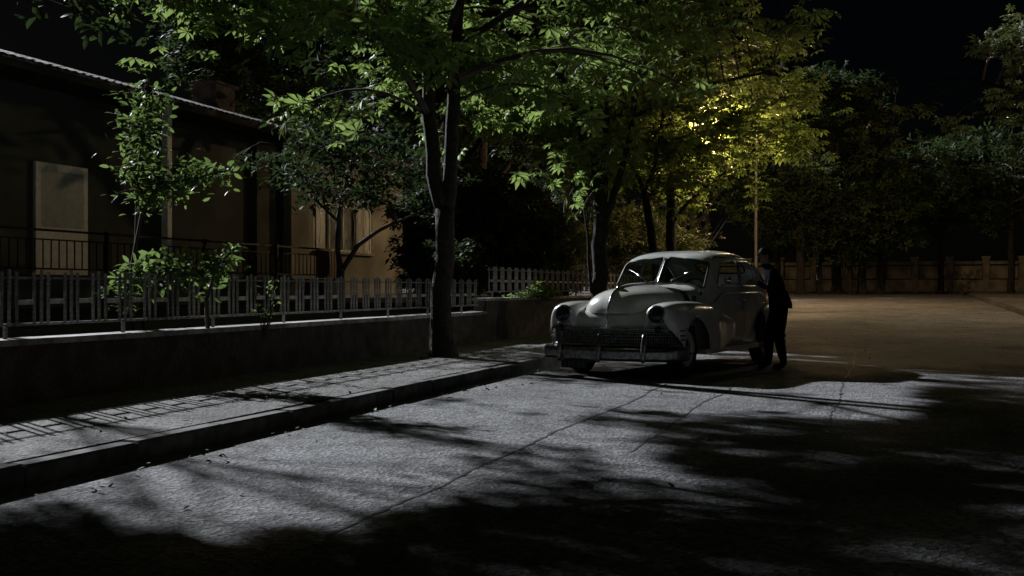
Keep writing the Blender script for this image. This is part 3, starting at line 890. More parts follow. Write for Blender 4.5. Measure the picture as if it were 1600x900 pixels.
# front fenders
FW = [(.66,.10),(.655,.15),(.62,.20),(.52,.245),(.3,.268),(0,.275),(-.4,.265),(-.8,.22),(-1.15,.13),(-1.5,.06),(-1.62,.03)]
FT = [(.66,.85),(.655,.895),(.62,.93),(.52,.96),(.3,.98),(0,.985),(-.4,.975),(-.8,.935),(-1.15,.83),(-1.5,.73),(-1.62,.69)]
FY = [(.66,.685),(.3,.70),(-.4,.71),(-.8,.745),(-1.15,.785),(-1.5,.835),(-1.62,.85)]
FB = [(.66,.74),(.655,.66),(.62,.60),(.52,.50),(.4,.40),(.2,.36),(-.4,.34),(-1.0,.345),(-1.62,.50)]
def fsec(x, sg, tabs, n=3.1, k=32):
    w, zt, yc, zb = (ip(x, t) for t in tabs); out = []
    for i in range(k + 1):
        a = PI * i / k; c, s = math.cos(a), math.sin(a)
        out.append((x, sg * (yc + w * math.copysign(abs(c) ** (2/n), c)), zb + (zt - zb) * abs(s) ** (2/n)))
    return out
def fender(name, sg, tabs, xs_, wx, wr, zc=.36, n=3.1):
    R = [fsec(x, sg, tabs, n) for x in xs_]; V = [p for r in R for p in r]; F = []; k = len(R[0])
    for i in range(len(R)-1):
        for j in range(k-1):
            q = (i*k+j, i*k+j+1, (i+1)*k+j+1, (i+1)*k+j); c = [sum(V[a][m] for a in q)/4 for m in range(3)]
            if (c[0]-wx)**2 + (c[2]-zc)**2 < wr**2: continue
            F.append(q if sg < 0 else q[::-1])
    mb = MB(); mb.add(V, F); o = mb.build(name, M['paint'], car, True)
    lip = []
    for i in range(25):                       # rolled edge round the wheel opening
        a = math.radians(-12 + 204 * i / 24); x, z = wx + wr * math.cos(a), zc + wr * math.sin(a)
        w, zt, yc, zb = (ip(x, t) for t in tabs)
        s = min(1, max(0, (z - zb) / max(.01, zt - zb))) ** (n/2); lip.append((x, sg * (yc + w * math.sqrt(max(0, 1-s*s)) ** (2/n)), z))
    mb = MB(); mb.tube(lip, .012, 6); mb.build('wheel_arch_lip', M['paint'], o, True)
    return o
fxs = sorted([.66,.658,.655,.645,.635,.62,.6,.57] + [.54 - .03*i for i in range(73)])
rxs = sorted([-2.36 - .028*i for i in range(63)])
RW = [(-2.36,.03),(-2.5,.11),(-2.75,.19),(-3.1,.225),(-3.5,.21),(-3.85,.15),(-4.05,.06),(-4.1,.02)]
RT = [(-2.36,.50),(-2.5,.72),(-2.75,.88),(-3.1,.945),(-3.5,.91),(-3.85,.78),(-4.05,.58),(-4.1,.52)]
RY = [(-2.36,.85),(-2.75,.80),(-3.1,.765),(-3.5,.72),(-4.19,.60)]
RB = [(-2.36,.36),(-3.0,.34),(-3.7,.36),(-4.19,.46)]
ff = {}; rf = {}
for sg in (1, -1):
    ff[sg] = fender('front_fender', sg, (FW, FT, FY, FB), fxs, 0.0, .425)
    rf[sg] = fender('rear_fender', sg, (RW, RT, RY, RB), rxs, -3.09, .40)
    # black layer over the leading edge of the rear fender
    R = []
    for x in [-2.40 - .02*i for i in range(14)]:
        R.append([(p[0] + .006, p[1] + sg * .006, p[2] + .002) for p in fsec(x, sg, (RW, RT, RY, RB))[:14]])
    mb = MB(); mb.loft(R); mb.build('dark_fender_edge', M['black'], rf[sg], True)
    # headlight: bezel, lens
    hy = sg * .675
    mb = MB(); mb.lathe([(.118,-.06),(.122,.0),(.118,.018),(.108,.026),(.102,.02)], 28, 'x', (.645, hy, .82)); hl = mb.build('headlight', M['darkchrome'], car, True)
    mb = MB(); mb.lathe([(.106,.014),(.085,.032),(.05,.044),(.02,.049),(0.001,.05)], 24, 'x', (.645, hy, .82)); mb.build('lens', M['lens'], hl, True)
    mb = MB(); mb.lathe([(.045,0),(.042,.02),(.025,.034),(.001,.038)], 16, 'x', (.655, sg*.70, .635)); mb.build('parking_light', M['lens'], car, True)
    # chrome bands wrapping from the grille along the fender
    for z, xe in ((.615, -.30), (.555, .40), (.50, .40)):
        pts = []
        for i in range(14):
            x = .52 + (xe - .52) * i / 13; w, zt, yc, zb = (ip(x, t) for t in (FW, FT, FY, FB))
            if zb > z: continue
            s = min(1, max(0, (z - zb)/(zt - zb))) ** 1.25; y = yc + w * math.sqrt(max(0, 1-s*s)) ** .8
            if (x**2 + (z-.36)**2) < .44**2: continue
            pts.append((x, sg*(y+.005), z))
        if len(pts) > 2: mb = MB(); mb.tube(pts, .012, 6); mb.build('fender_band', M['chrome'], ff[sg], True)
    # dark wheel housings
    for wx in (0.0, -3.09):
        mb = MB(); mb.box(wx-.46, wx+.44, min(sg*.32, sg*.60), max(sg*.32, sg*.60), .34, .82); mb.build('wheel_housing', M['black'], car)
# catwalk panel between bonnet and fenders, dark backing behind the grille
GP = [(0,.715),(.2,.705),(.4,.685),(.6,.655),(.74,.60),(.85,.52),(.93,.40),(.972,.28)]
def gx(y): return ip(abs(y), GP)
ys_ = [-.80 + .04*i for i in range(41)]
mb = MB(); R = []
for f in range(8):
    z = .60 + .265 * math.sin(f/7 * PI/2); back = .045 + .20 * (f/7) ** 3
    R.append([(gx(y) - back, y, z) for y in ys_])
R.append([(.2, y, .885) for y in ys_]); R.append([(-.4, y, .90) for y in ys_]); mb.loft(R); mb.build('front_panel', M['paint'], car, True)
ysb = [-.9 + .06*i for i in range(31)]
mb = MB(); mb.loft([[(gx(y) - .06, y, z) for y in ysb] for z in (.30, .60)]); mb.loft([[(gx(y) - .06, y, .30) for y in ysb], [(-.3, y, .30) for y in ysb]]); mb.build('grille_backing', M['black'], car)
gp_full = [(-y, x) for y, x in GP[::-1][:-1]] + [(y, x) for y, x in GP]
gy_ = [-.96 + .03*i for i in range(65)]
grille = empty('grille', (0, 0, 0)); grille.parent = car
for z, r in ((.635,.016),(.585,.009),(.545,.009),(.505,.009),(.465,.009),(.425,.013)):
    mb = MB(); mb.tube([(gx(y) + (.012 if r > .01 else 0), y, z) for y in gy_], r, 6); mb.build('grille_bar', M['darkchrome'], grille, True)
mb = MB()
for i in range(-28, 29):
    y = i * .032; x = gx(y); mb.box(x-.02, x-.002, y-.004, y+.004, .43, .63)
mb.build('grille_teeth', M['darkchrome'], grille)
# bumper with two over-riders and the number plate below it
BP = [(0,.90),(.3,.89),(.6,.845),(.8,.78),(.93,.68),(.985,.54),(.99,.40)]
def bx_(y): return ip(abs(y), BP)
prof = [(.0,-.085),(.022,-.07),(.03,-.03),(.024,0),(.03,.03),(.022,.07),(.0,.085),(-.012,.07),(-.012,-.07)]
R = []; yb_ = [-.985 + .0985*i/2 for i in range(41)]
for y in yb_: R.append([(bx_(y) + a, y, .315 + b) for a, b in prof])
R = [[(p[0]-.18, p[1]*1.005, p[2]) for p in R[0]]] + R + [[(p[0]-.18, p[1]*1.005, p[2]) for p in R[-1]]]
mb = MB(); mb.loft(R, True, 0, True, True); bump = mb.build('front_bumper', M['darkchrome'], car, True)
for y in (-.60, .0, .60):
    mb = MB(); R = []
    for i in range(9):
        f = i/8; z = .215 + .36*f; w = .036*(math.sin(PI*(.1+.8*f)))**.6; x = bx_(y) + .05 - .04*f*f
        R.append([(x + .03*math.cos(a), y + w*math.sin(a), z) for a in [2*PI*k/10 for k in range(10)]])
    mb.loft(R, True, 0, True, True); mb.build('over_rider', M['darkchrome'], bump, True)
mb = MB(); mb.box(.865, .875, -.58, -.20, .125, .232); pl = mb.build('number_plate', M['platem'], car)
mb = MB()   # the figures on the plate are too dim to read: worn upright strokes
for i, y in enumerate((-.53,-.47,-.41,-.33,-.27)): mb.box(.876, .878, y, y+.022, .145, .21)
mb.build('plate_figures', M['platew'], pl)
mb = MB(); R = [[(-4.26 + .12*(y/.8)**2 + a*-.8, y, .33 + b) for a, b in prof] for y in [-.8 + .08*i for i in range(21)]]; mb.loft(R, True, 0, True, True); mb.build('rear_bumper', M['chrome'], car, True)
# wheels
def wheel(x, sg):
    yc = sg * .735
    w = empty('wheel', (x, yc, .36)); w.parent = car
    mb = MB(); mb.lathe([(.235,-.075),(.30,-.088),(.34,-.08),(.358,-.055),(.362,0),(.358,.055),(.34,.08),(.30,.088),(.235,.075)], 40, 'y'); mb.build('tyre', M['tyre'], w, True)
    mb = MB(); mb.lathe([(.24,.07*sg),(.225,.085*sg),(.205,.06*sg),(.15,.045*sg),(.12,.05*sg)], 36, 'y'); mb.lathe([(.24,-.07*sg),(.1,-.05*sg),(.001,-.05*sg)], 24, 'y'); mb.build('rim', M['paint'], w, True)
    mb = MB(); mb.lathe([(.14,.045*sg),(.135,.07*sg),(.10,.09*sg),(.05,.098*sg),(.001,.10*sg)], 28, 'y'); mb.build('hub_cap', M['chrome'], w, True)
    mb = MB(); mb.lathe([(.243,.078*sg),(.236,.092*sg),(.228,.086*sg)], 36, 'y'); mb.build('trim_ring', M['chrome'], w, True)
for x in (0.0, -3.09):
    for sg in (1, -1): wheel(x, sg)
# sills, handles, wipers, mirrors, lights, interior
for sg in (1, -1):
    mb = MB(); mb.box(-2.65, -.5, min(sg*.66, sg*.87), max(sg*.66, sg*.87), .27, .335); mb.build('sill', M['paint'], car)
    sn = 'L' if sg > 0 else 'R'
    for x, k in ((-1.90, 'front'), (-2.12, 'rear')):
        y = bpt(x, .80)[1]
        mb = MB(); mb.tube([(x+.01, sg*y, .98), (x+.01, sg*(y+.035), .985), (x - .04, sg*(y+.04), .985), (x-.11, sg*(y+.034), .98)], .011, 8); mb.build('door_handle', M['chrome'], doors[k+sn], True)
    # wipers
    y0 = sg * .20; a = top_pt(-.905, y0, .02); b = top_pt(-1.03, sg * .47, .024)
    mb = MB(); mb.tube([a - Vector((0,0,.02)), a, b], [.012, .007, .004], 6)
    mb.tube([top_pt(-.985, sg*.36, .02), top_pt(-1.06, sg*.53, .02)], .007, 5); mb.build('wiper', M['chrome'], car, True)
    mb = MB(); mb.lathe([(.055,0),(.05,-.03),(.03,-.045),(.001,-.05)], 16, 'x', (-4.10, sg*.60, .66)); mb.build('tail_light', M['red'], car, True)
mb = MB(); mb.tube([(-1.12,.80,1.17),(-1.10,.92,1.25)], .008, 6); mb.lathe([(.001,-.02),(.05,-.01),(.055,.0),(.001,.002)], 16, 'x', (-1.12,.95,1.27)); mb.build('wing_mirror', M['chrome'], car, True)
mb = MB(); mb.box(-3.6, -.6, -.70, .70, .30, .34); mb.box(-.64, -.60, -.68, .68, .34, 1.05); mb.build('floor_pan', M['black'], car)
def seat(x):
    mb = MB(); mb.bev(x-.25, x+.32, -.66, .66, .45, .66, .05)
    V = []; mb.bev(x-.40, x-.251, -.64, .64, .45, 1.17, .06); return mb.build('bench_seat', M['seatcloth'], car)
seat(-1.75); seat(-2.75)
mb = MB(); mb.bev(-1.12, -.80, -.68, .68, .95, 1.14, .05); mb.build('dashboard', M['black'], car)
mb = MB(); mb.tube([Vector((-1.36 - .07*math.sin(a), .34 + .19*math.cos(a), 1.12 + .175*math.sin(a))) for a in [2*PI*k/24 for k in range(26)]], .013, 6, False); mb.tube([(-1.36,.34,1.12),(-1.0,.34,1.0)], .02, 6)
mb.tube([(-1.36,.15,1.12),(-1.36,.53,1.12)], .01, 5); mb.build('steering_wheel', M['black'], car, True)
# ------------------------------------------------------------------ the person at the side of the car
M['skin'] = mat("skin", (0.30, 0.19, 0.13), 0.55, var=0.1)
M['jacket'] = mat("dark_jacket", (0.012, 0.012, 0.014), 0.95, spec=0.1, var=0.3, scale=30, bump=0.3)
M['trouser'] = mat("dark_trousers", (0.010, 0.010, 0.012), 0.95, spec=0.1, var=0.3, scale=30, bump=0.3)
M['shoe'] = mat("dark_shoe", (0.03, 0.025, 0.02), 0.35)
M['hair'] = mat("dark_hair", (0.008, 0.007, 0.006), 0.6)
PB = Vector((3.74, 15.40, 0.0))
person = empty('person', PB, 0, 'person in dark jacket and trousers leaning towards the side of the car', 'person')
J, E, Rr = [], [], []
def jp(x, y, z, r, parent=None):
    J.append(Vector((x, y, z)) - PB); Rr.append(r if hasattr(r, '__len__') else (r, r))
    if parent is not None: E.append((parent, len(J)-1))
    return len(J)-1
pel = jp(3.825, 15.40, .95, (.15, .175))
wai = jp(3.785, 15.40, 1.10, (.135, .16), pel)
che = jp(3.715, 15.40, 1.27, (.145, .18), wai)
shc = jp(3.66, 15.40, 1.39, (.11, .155), che)
nek = jp(3.622, 15.405, 1.48, .056, shc)
hd0 = jp(3.600, 15.41, 1.555, (.072, .065), nek)
hd1 = jp(3.590, 15.415, 1.62, (.094, .080), hd0)
hd2 = jp(3.600, 15.415, 1.68, (.078, .068), hd1)
nose = jp(3.487, 15.418, 1.606, .014, hd1)
def limb(par, pts):
    k = par
    for p in pts: k = jp(*p, k)
    return k
def hand(w, d, side):
    d = Vector(d).normalized(); up = Vector((0, 0, 1)); sidev = d.cross(up).normalized()
    W0 = J[w] + PB
    pm = W0 + d * .065
    p = jp(*pm, (.026, .034), w)
    for k in range(4):
        o = (k - 1.5) * .021; l = (.060, .070, .066, .052)[k]
        b = pm + d * .038 + up * o; kn = b + d * l * .55 + sidev * side * .004; t = kn + d * l * .35 + sidev * side * .024
        limb(p, [(*b, .0095), (*kn, .0085), (*t, .007)])
    b = pm - d * .02 + up * .03; limb(p, [(*(b + up * .02 + d * .012), .0105), (*(b + up * .035 + d * .045), .008)])
# near (left) arm
ls = jp(3.660, 15.225, 1.375, .072, shc)
k = limb(ls, [(3.650, 15.17, 1.29, .072), (3.610, 15.16, 1.165, .058), (3.535, 15.25, 1.205, .045), (3.470, 15.34, 1.24, .034)])
hand(k, (-.55, .75, .1), 1)
# far (right) arm
rs = jp(3.670, 15.575, 1.375, .072, shc)
k = limb(rs, [(3.70, 15.62, 1.29, .072), (3.69, 15.66, 1.165, .052), (3.62, 15.69, 1.20, .045), (3.565, 15.70, 1.235, .034)])
hand(k, (-.9, .2, .1), 1)
lg = limb(pel, [(3.825, 15.30, .85, .11), (3.765, 15.275, .50, .082), (3.80, 15.26, .28, .075), (3.835, 15.25, .09, .055)])
f = limb(lg, [(3.765, 15.245, .045, (.05, .045)), (3.665, 15.24, .04, (.04, .045))])
lg2 = limb(pel, [(3.80, 15.50, .85, .11), (3.69, 15.52, .50, .082), (3.685, 15.53, .28, .075), (3.685, 15.54, .09, .055)])
f2 = limb(lg2, [(3.61, 15.545, .045, (.05, .045)), (3.52, 15.55, .04, (.04, .045))])
me = bpy.data.meshes.new('body'); me.from_pydata([tuple(j) for j in J], E, [])
tmp = bpy.data.objects.new('body_skeleton', me); COL.objects.link(tmp)
md = tmp.modifiers.new('skin', 'SKIN'); md.use_smooth_shade = True; md.branch_smoothing = .4
sk = me.skin_vertices[0].data
for i, r in enumerate(Rr): sk[i].radius = r
sk[0].use_root = True
sub = tmp.modifiers.new('sub', 'SUBSURF'); sub.levels = 2; sub.render_levels = 2
dg = bpy.context.evaluated_depsgraph_get()
bm_ = bpy.data.meshes.new_from_object(tmp.evaluated_get(dg))
bpy.data.objects.remove(tmp)
bm_.name = 'body'; bm_.materials.clear()
for k in ('skin', 'jacket', 'trouser', 'shoe'): bm_.materials.append(M[k])
for p in bm_.polygons:
    c = p.center; w = c + PB
    if w.z > 1.495: p.material_index = 0
    elif w.z < .11: p.material_index = 3
    elif w.z < .89: p.material_index = 2
    else:
        hands = (w.x < 3.475 and w.y < 15.6 and 1.1 < w.z < 1.4) or (w.x < 3.57 and w.y > 15.62 and 1.1 < w.z < 1.4)
        p.material_index = 0 if hands else 1
    p.use_smooth = True
link('body', bm_, person)
# jacket skirt, collar, hair, ears, eyes
mb = MB(); R = []
for z, rx, ry, ox in ((1.12,.136,.163,3.78),(1.03,.150,.178,3.805),(.95,.160,.188,3.825),(.87,.165,.19,3.828)):
    R.append([(ox - PB.x + rx*math.cos(a)*(1+.03*math.sin(5*a)), ry*math.sin(a), z) for a in [2*PI*k/28 for k in range(28)]])
mb.loft(R, True); mb.build('jacket_hem', M['jacket'], person, True)
mb = MB(); mb.tube([(3.628-PB.x + .075*math.cos(a), .075*math.sin(a), 1.472 - .018*math.cos(a)) for a in [2*PI*k/16 for k in range(18)]], .022, 6, False); mb.build('collar', M['jacket'], person, True)
mb = MB(); R = []; hc = Vector((3.607, 15.415, 1.635)) - PB
for i in range(9):
    th = PI/2 * i/8
    R.append([(hc.x + .010 + .108*math.sin(th + .12)*math.cos(a), hc.y + .092*math.sin(th + .12)*math.sin(a), hc.z + .105*math.cos(th) - (.055*max(0, math.cos(a))*(i/8)**2) + (.012*math.sin(7*a)*(i/8))) for a in [2*PI*k/24 for k in range(24)]])
mb.loft(R, True, 0, True); mb.build('hair', M['hair'], person, True)
for sg in (1, -1):
    mb = MB(); mb.tube([hc + Vector((.005, sg*.082, -.045)), hc + Vector((.012, sg*.094, -.02)), hc + Vector((.0, sg*.086, .005))], [.008,.014,.008], 7); mb.build('ear', M['skin'], person, True)
    mb = MB(); mb.lathe([(.001,-.012),(.010,-.008),(.013,0),(.010,.008),(.001,.012)], 10, 'x', (hc.x - .098, hc.y + sg*.032, hc.z - .008)); mb.build('eye', M['lens'], person, True)
mb = MB(); mb.tube([hc + Vector((-.097, -.02, -.072)), hc + Vector((-.106, 0, -.072)), hc + Vector((-.097, .02, -.072))], .006, 6); mb.build('mouth', M['wood'], person, True)
# ------------------------------------------------------------------ street trees
def rel(base, lst, r):
    return [(at(x, y, d) - Vector(base), r * k) for x, y, d, k in lst]

b1 = Vector((-1.02, 16.1, KH))
tree('chestnut_tree', b1,
     [[(0,0,0,.195),(-.03,0,.55,.16),(0,0,1.4,.14),(.02,0,2.2,.145)],
      [(.0,0,2.15,.115),(-.14,0,2.7,.11),(-.22,.05,3.6,.105),(-.28,.2,5.2,.08),(-.5,.4,7.5,.04)],
      [(.04,0,2.1,.11),(.12,.05,2.8,.105),(.13,.1,3.8,.10),(.25,.0,5.5,.075),(.5,-.2,8,.035)],
      [(-.25,.2,4.3,.06),(-1.4,-.1,5.0,.045),(-2.9,-.5,5.1,.03)],
      [(.15,.0,4.6,.06),(1.5,-.6,5.3,.045),(3.1,-1.0,5.4,.03)],
      [(.1,.0,4.9,.06),(.6,-1.6,5.6,.045),(.8,-3.0,5.6,.03)],
      [(-.2,.2,4.7,.055),(-.8,1.6,5.6,.045),(-1.2,3.0,5.6,.03)]],
     (0, 0, 6.3, 4.6, 4.6, 3.0),
     'large dark forked chestnut tree on the pavement in front of the low wall', group='street chestnut trees',
     nclump=105, nleaf=26, clump_r=.78, lsize=(.19, .33), tilt=.6, singles=240, flowers=6, seed=4, keep=near_crowns,
     extra=shade_points(90, b1, (0,0,6.3,4.6,4.6,3.0), (4.2, 8.5), 5, [0,0,0,2,3,5]) + rel(b1, [(420,135,15.5,.6),(470,165,15,.6),(450,185,15.5,.5),(510,185,15,.5),(540,150,16,.7),(590,165,15.5,.6),(600,215,15,.55),(640,245,15,.4),(585,225,15.3,.4),
                    (640,190,15.5,.55),(500,130,16.5,.7),(570,125,16,.7),(660,150,17.5,.6),(720,140,17,.5),(735,205,17.5,.4),(1080,140,16,.5),(1120,170,15.5,.4),(1150,150,15,.5),(1040,135,16.5,.4)], .85))

b2 = Vector((1.85, 22.8, KH + .02))
tree('chestnut_tree', b2,
     [[(0,0,0,.20),(0,0,.6,.17),(.0,0,1.6,.16),(.03,0,2.8,.16)],
      [(.0,0,2.6,.10),(-.1,0,3.4,.09),(-.12,.1,5.0,.075),(-.2,.2,7.2,.04)],
      [(.05,0,2.7,.10),(.12,0,3.6,.095),(.16,.1,5.4,.075),(.3,.3,7.8,.04)],
      [(.08,0,2.4,.085),(.3,.0,2.95,.075),(.62,-.05,4.1,.065),(.82,-.1,5.6,.05),(1.2,-.2,7,.03)],
      [(-.06,0,2.9,.06),(-.3,.0,3.6,.055),(-.48,.0,4.6,.045),(-.9,-.1,5.6,.03)],
      [(-.17,-.05,.9,.035),(-.24,-.08,1.6,.03),(-.25,-.08,2.1,.026),(-.36,-.1,2.75,.014)],
      [(.7,-.1,4.6,.045),(2.2,-.5,5.2,.035),(3.4,-.8,5.4,.02)]],
     (0, 0, 6.2, 4.4, 4.2, 3.1),
     'chestnut tree with several stems rising just behind the car bonnet', group='street chestnut trees',
     nclump=95, nleaf=26, clump_r=.78, lsize=(.19, .33), tilt=.6, singles=200, flowers=16, seed=9, keep=near_crowns,
     extra=shade_points(50, b2, (0,0,6.2,4.4,4.2,3.1), (4.5, 8.5), 8, [6]) + rel(b2, [(760,150,22,.7),(775,200,22,.5),(835,150,21,.7),(850,185,21,.6),(820,215,22,.6),(870,240,21.5,.6),(815,270,21,.35),(860,270,21,.5),(890,305,21,.4),(905,335,21.5,.25),
                    (930,150,22,.6),(985,165,21.5,.6),(960,215,22.5,.6),(745,215,22.5,.5),(905,190,22,.6),(1000,215,22,.5),(880,150,21,.7),(800,170,21.5,.6),(940,265,23,.5),(1000,270,24,.5)], .8))

b3 = Vector((3.95, 29.2, KH + .12))
tree('chestnut_tree', b3,
     [[(0,0,0,.17),(-.03,0,.8,.14),(-.10,0,1.7,.12),(-.25,0,2.8,.11),(-.42,0,3.6,.09)],
      [(-.42,0,3.6,.06),(-.7,.0,4.2,.05),(-1.2,.1,5.6,.03)],
      [(-.40,0,3.5,.06),(-.1,.0,4.1,.05),(.2,.1,6,.03)]],
     (-.2, 0, 5.9, 3.2, 3.2, 2.6),
     'slender leaning chestnut tree, the left of the two lit orange behind the car', group='street chestnut trees',
     nclump=60, nleaf=22, clump_r=.75, lsize=(.2, .34), flowers=2, seed=15,
     extra=shade_points(50, b3, (-.2,0,5.9,3.2,3.2,2.6), (4.5, 8.5), 9, [6]) + rel(b3, [(1010,240,28.5,.6),(1000,290,28.5,.5),(975,300,29,.5),(1030,300,30,.6),(1035,330,30.5,.4),(990,340,30,.4)], .85))
b4 = Vector((4.55, 31.2, KH + .15))
tree('chestnut_tree', b4,
     [[(0,0,0,.16),(0,0,1.6,.13),(.02,0,3.6,.12),(.0,0,5.5,.09),(-.1,.1,8,.04)],
      [(.03,0,2.7,.06),(.5,.0,3.3,.05),(1.2,.1,3.9,.04),(2.4,.2,4.8,.025)],
      [(-.0,0,4.2,.05),(-.8,.0,5.2,.04),(-1.6,.2,6,.02)],
      [(.0,0,4.6,.05),(1.4,.0,5.6,.04),(3.0,.2,6.2,.02)]],
     (1.0, .5, 5.9, 3.8, 3.4, 2.7),
     'straight slim chestnut tree, the right of the two lit orange behind the car', group='street chestnut trees',
     nclump=85, nleaf=22, clump_r=.75, lsize=(.2, .34), flowers=3, seed=22,
     extra=rel(b4, [(1085,315,31,.35),(1070,300,32,.4),(1110,275,31.5,.4),(1140,240,32,.5),(1130,285,32,.4),(1180,235,32,.5),(1175,280,32,.3),(1220,200,32,.6),(1240,230,32.5,.5),(1235,160,32,.6),
                    (1090,240,32,.6),(1060,260,32.5,.5),(1200,170,32,.6),(1150,200,32.5,.6),(1195,215,33,.6),(1090,300,31,.4),(1065,315,31.5,.3),(1110,250,31,.5),(1140,265,31,.4),(1160,250,32,.4),(1085,265,31.5,.5),(1045,285,32.5,.5),(1211,180,34,.8),(1205,195,35,.7)], .8))

# ------------------------------------------------------------------ garden trees and shrubs
gb = W(19.0, 10.0, .55)
gx, gy = gb.x, gb.y
tree('garden_tree', gb,
     [[(0,0,0,.085),(-.01,0,.7,.075),(0,0,1.0,.075)],
      [(0,0,.95,.06),(-.08,0,1.4,.05),(-.06,0,2.0,.045),(.1,.1,2.8,.03),(-.4,.1,3.6,.015)],
      [(.02,0,.98,.055),(.32,0,1.45,.045),(.75,.0,1.75,.035),(1.4,.1,2.05,.025),(1.9,.1,2.3,.012)],
      [(.1,.1,2.2,.03),(.6,.2,2.6,.022),(1.2,.2,2.7,.012)],
      [(-.05,.0,1.9,.03),(-.9,.0,2.7,.022),(-1.5,.1,3.0,.012)]],
     (.0, 0, 2.95, 1.75, 1.5, 1.0),
     'small dark broad-leaved garden tree with forked trunk in front of the house', T=OVAL, lm='leaf2', lsize=(.10, .19), tilt=.8,
     nclump=60, nleaf=44, clump_r=.42, prune=True, seed=31, keep=clear_view, flare=1.2, bm='twig',
     extra=rel(gb, [(390,238,18,1),(418,226,18.3,1),(440,252,18.5,.9),(462,226,18.5,1),(472,268,19,.8),(500,232,19.3,1),(520,262,20,1),(545,222,20,1),(582,242,20.5,1),(600,292,21,.8),(620,252,21,1),(562,290,20.5,.8),(490,292,19.5,.8),(452,284,18.8,.7),(430,208,18.5,.9),(480,205,19,1),(400,215,18.4,.8),(375,245,18,.6)], .48))

def shrub(px, py_top, Y, hw, zb, label, lm, n, seed, lsz=(.10, .2), T=SPRAY, name='garden_shrub', cat='shrub', group='garden shrubs behind the fence'):
    top = HC - (py_top - 450) / FPX * Y
    base = Vector(((px - 800) / FPX * Y, Y, zb)); h = top - zb
    r = random.Random(seed)
    stems = []
    for k in range(4):
        a = k * 1.6 + r.uniform(-.4, .4)
        stems.append([(0,0,0,.05),(.12*math.cos(a)*hw,.12*math.sin(a)*hw,h*.35,.035),(.4*hw*math.cos(a),.4*hw*math.sin(a),h*.8,.012)])
    return tree(name, base, stems, (0, 0, h * .55, hw, hw, h * .48), label, cat, group, T=T, lm=lm, lsize=lsz, tilt=.9, nclump=n, nleaf=46, clump_r=.38 * max(1, hw / 1.4), seed=seed, flare=1.1, bm='twig')
shrub(690, 265, 27.5, 1.15, .75, 'tall dark garden shrub beside the corner of the house', 'leaf2', 60, 41)
shrub(735, 265, 29, 1.8, .75, 'rounded olive garden shrub just right of the big tree trunk', 'leaf4', 75, 42)
shrub(800, 300, 27.5, 1.5, .75, 'broad olive garden shrub above the taller fence', 'leaf4', 70, 43)
shrub(850, 350, 30, 1.1, .75, 'lowest brownish garden shrub at the right end of the hedge', 'leaf4', 45, 44)
shrub(700, 385, 25, .9, .7, 'low dark shrub behind the big tree trunk', 'leaf2', 40, 45)
shrub(1000, 330, 38, 2.4, .8, 'wide dim shrub behind the tree with several stems', 'leaf4', 70, 46)

# spilling green plant on the higher wall
pb = W(22.4, TW + .02, .99)
ip = empty('wall_plant', pb, RZ, 'low green leafy plant spilling over the higher wall beside the car', 'plant')
nP = 420
P = np.stack([rng.normal(.3, .62, nP), rng.normal(-.03, .10, nP), np.abs(rng.normal(.0, .14, nP)) - .04], 1); P[:, 2] *= np.exp(-((P[:, 0] - .3) / .9) ** 2)
scatter('foliage', P, rng.uniform(.05, .10, nP), SPRAY, .8, M['leaf3'], ip)
st_ = MB()
for k in range(10): st_.tube([(.3 + .1 * (k - 5), .02, -.05), (.3 + .2 * (k - 5), -.02, .16)], [.006, .003], 4)
st_.build('stems', M['twig'], ip)

# climbing vine on the left: hanging garlands and a low spray of leaves over the fence
def garland(name, path, r, n, label, group, lsz, f0=0.0, lm='leaf3', T=OVAL, rootz=.55):
    base = Vector((path[0][0], path[0][1], rootz)); e = empty(name, base, 0, label, 'vine', group)
    pts = [Vector(p) - base for p in path]
    mb = MB(); mb.tube([Vector((0, .1, 0))] + pts, [.03] + [.022 - .015 * i / len(pts) for i in range(len(pts))], 6)
    PP = []
    for i in range(n):
        f = rng.uniform(f0, len(pts) - 1.001); k = int(f); p = pts[k].lerp(pts[k+1], f - k)
        PP.append(np.array(p) + rng.normal(0, r, 3) * np.array([1, 1, .8]))
    PP = np.array(PP)
    size = rng.uniform(*lsz, len(PP))
    order = np.argsort(-size); k = min(60, len(PP) // 4)
    single_leaves(PP[order[:k]] + np.array(base), size[order[:k]], M[lm], e, base, T)
    scatter('foliage', PP[order[k:]], size[order[k:]], T, .9, M[lm], e)
    for q in PP[::3]:
        j = min(range(len(pts)), key=lambda i_: (pts[i_] - Vector(q)).length); mb.tube([pts[j], q], [.004, .002], 3, False)
    mb.build('stem', M['twig'], e, True)
    return e
garland('climbing_vine', [at(222,460,13.2), at(212,380,13), at(215,290,12.8), at(222,210,12.8), at(232,135,12.7)], .14, 620, 'tall narrow leafy vine hanging at the far left edge of the house', 'vines at the left', (.07, .13), 1.9)
garland('climbing_vine', [at(205,420,12.9), at(222,330,12.7), at(250,285,12.5), at(290,282,12.4), at(345,268,12.3)], .11, 520, 'leafy vine branch reaching right in front of the dark porch', 'vines at the left', (.07, .13), 1.2)
garland('climbing_vine', [at(190,470,12.0), at(215,425,11.9), at(260,420,11.8), at(310,425,11.7), at(352,405,11.7)], .115, 560, 'low spray of bright green leaves hanging over the fence at left', 'vines at the left', (.09, .15))
garland('climbing_vine', [at(322,470,12.0), at(330,445,11.9), at(335,425,11.8), at(338,415,11.7), at(372,385,11.7)], .05, 70, 'small vine shoot with a thin upright tip over the fence', 'vines at the left', (.08, .13))
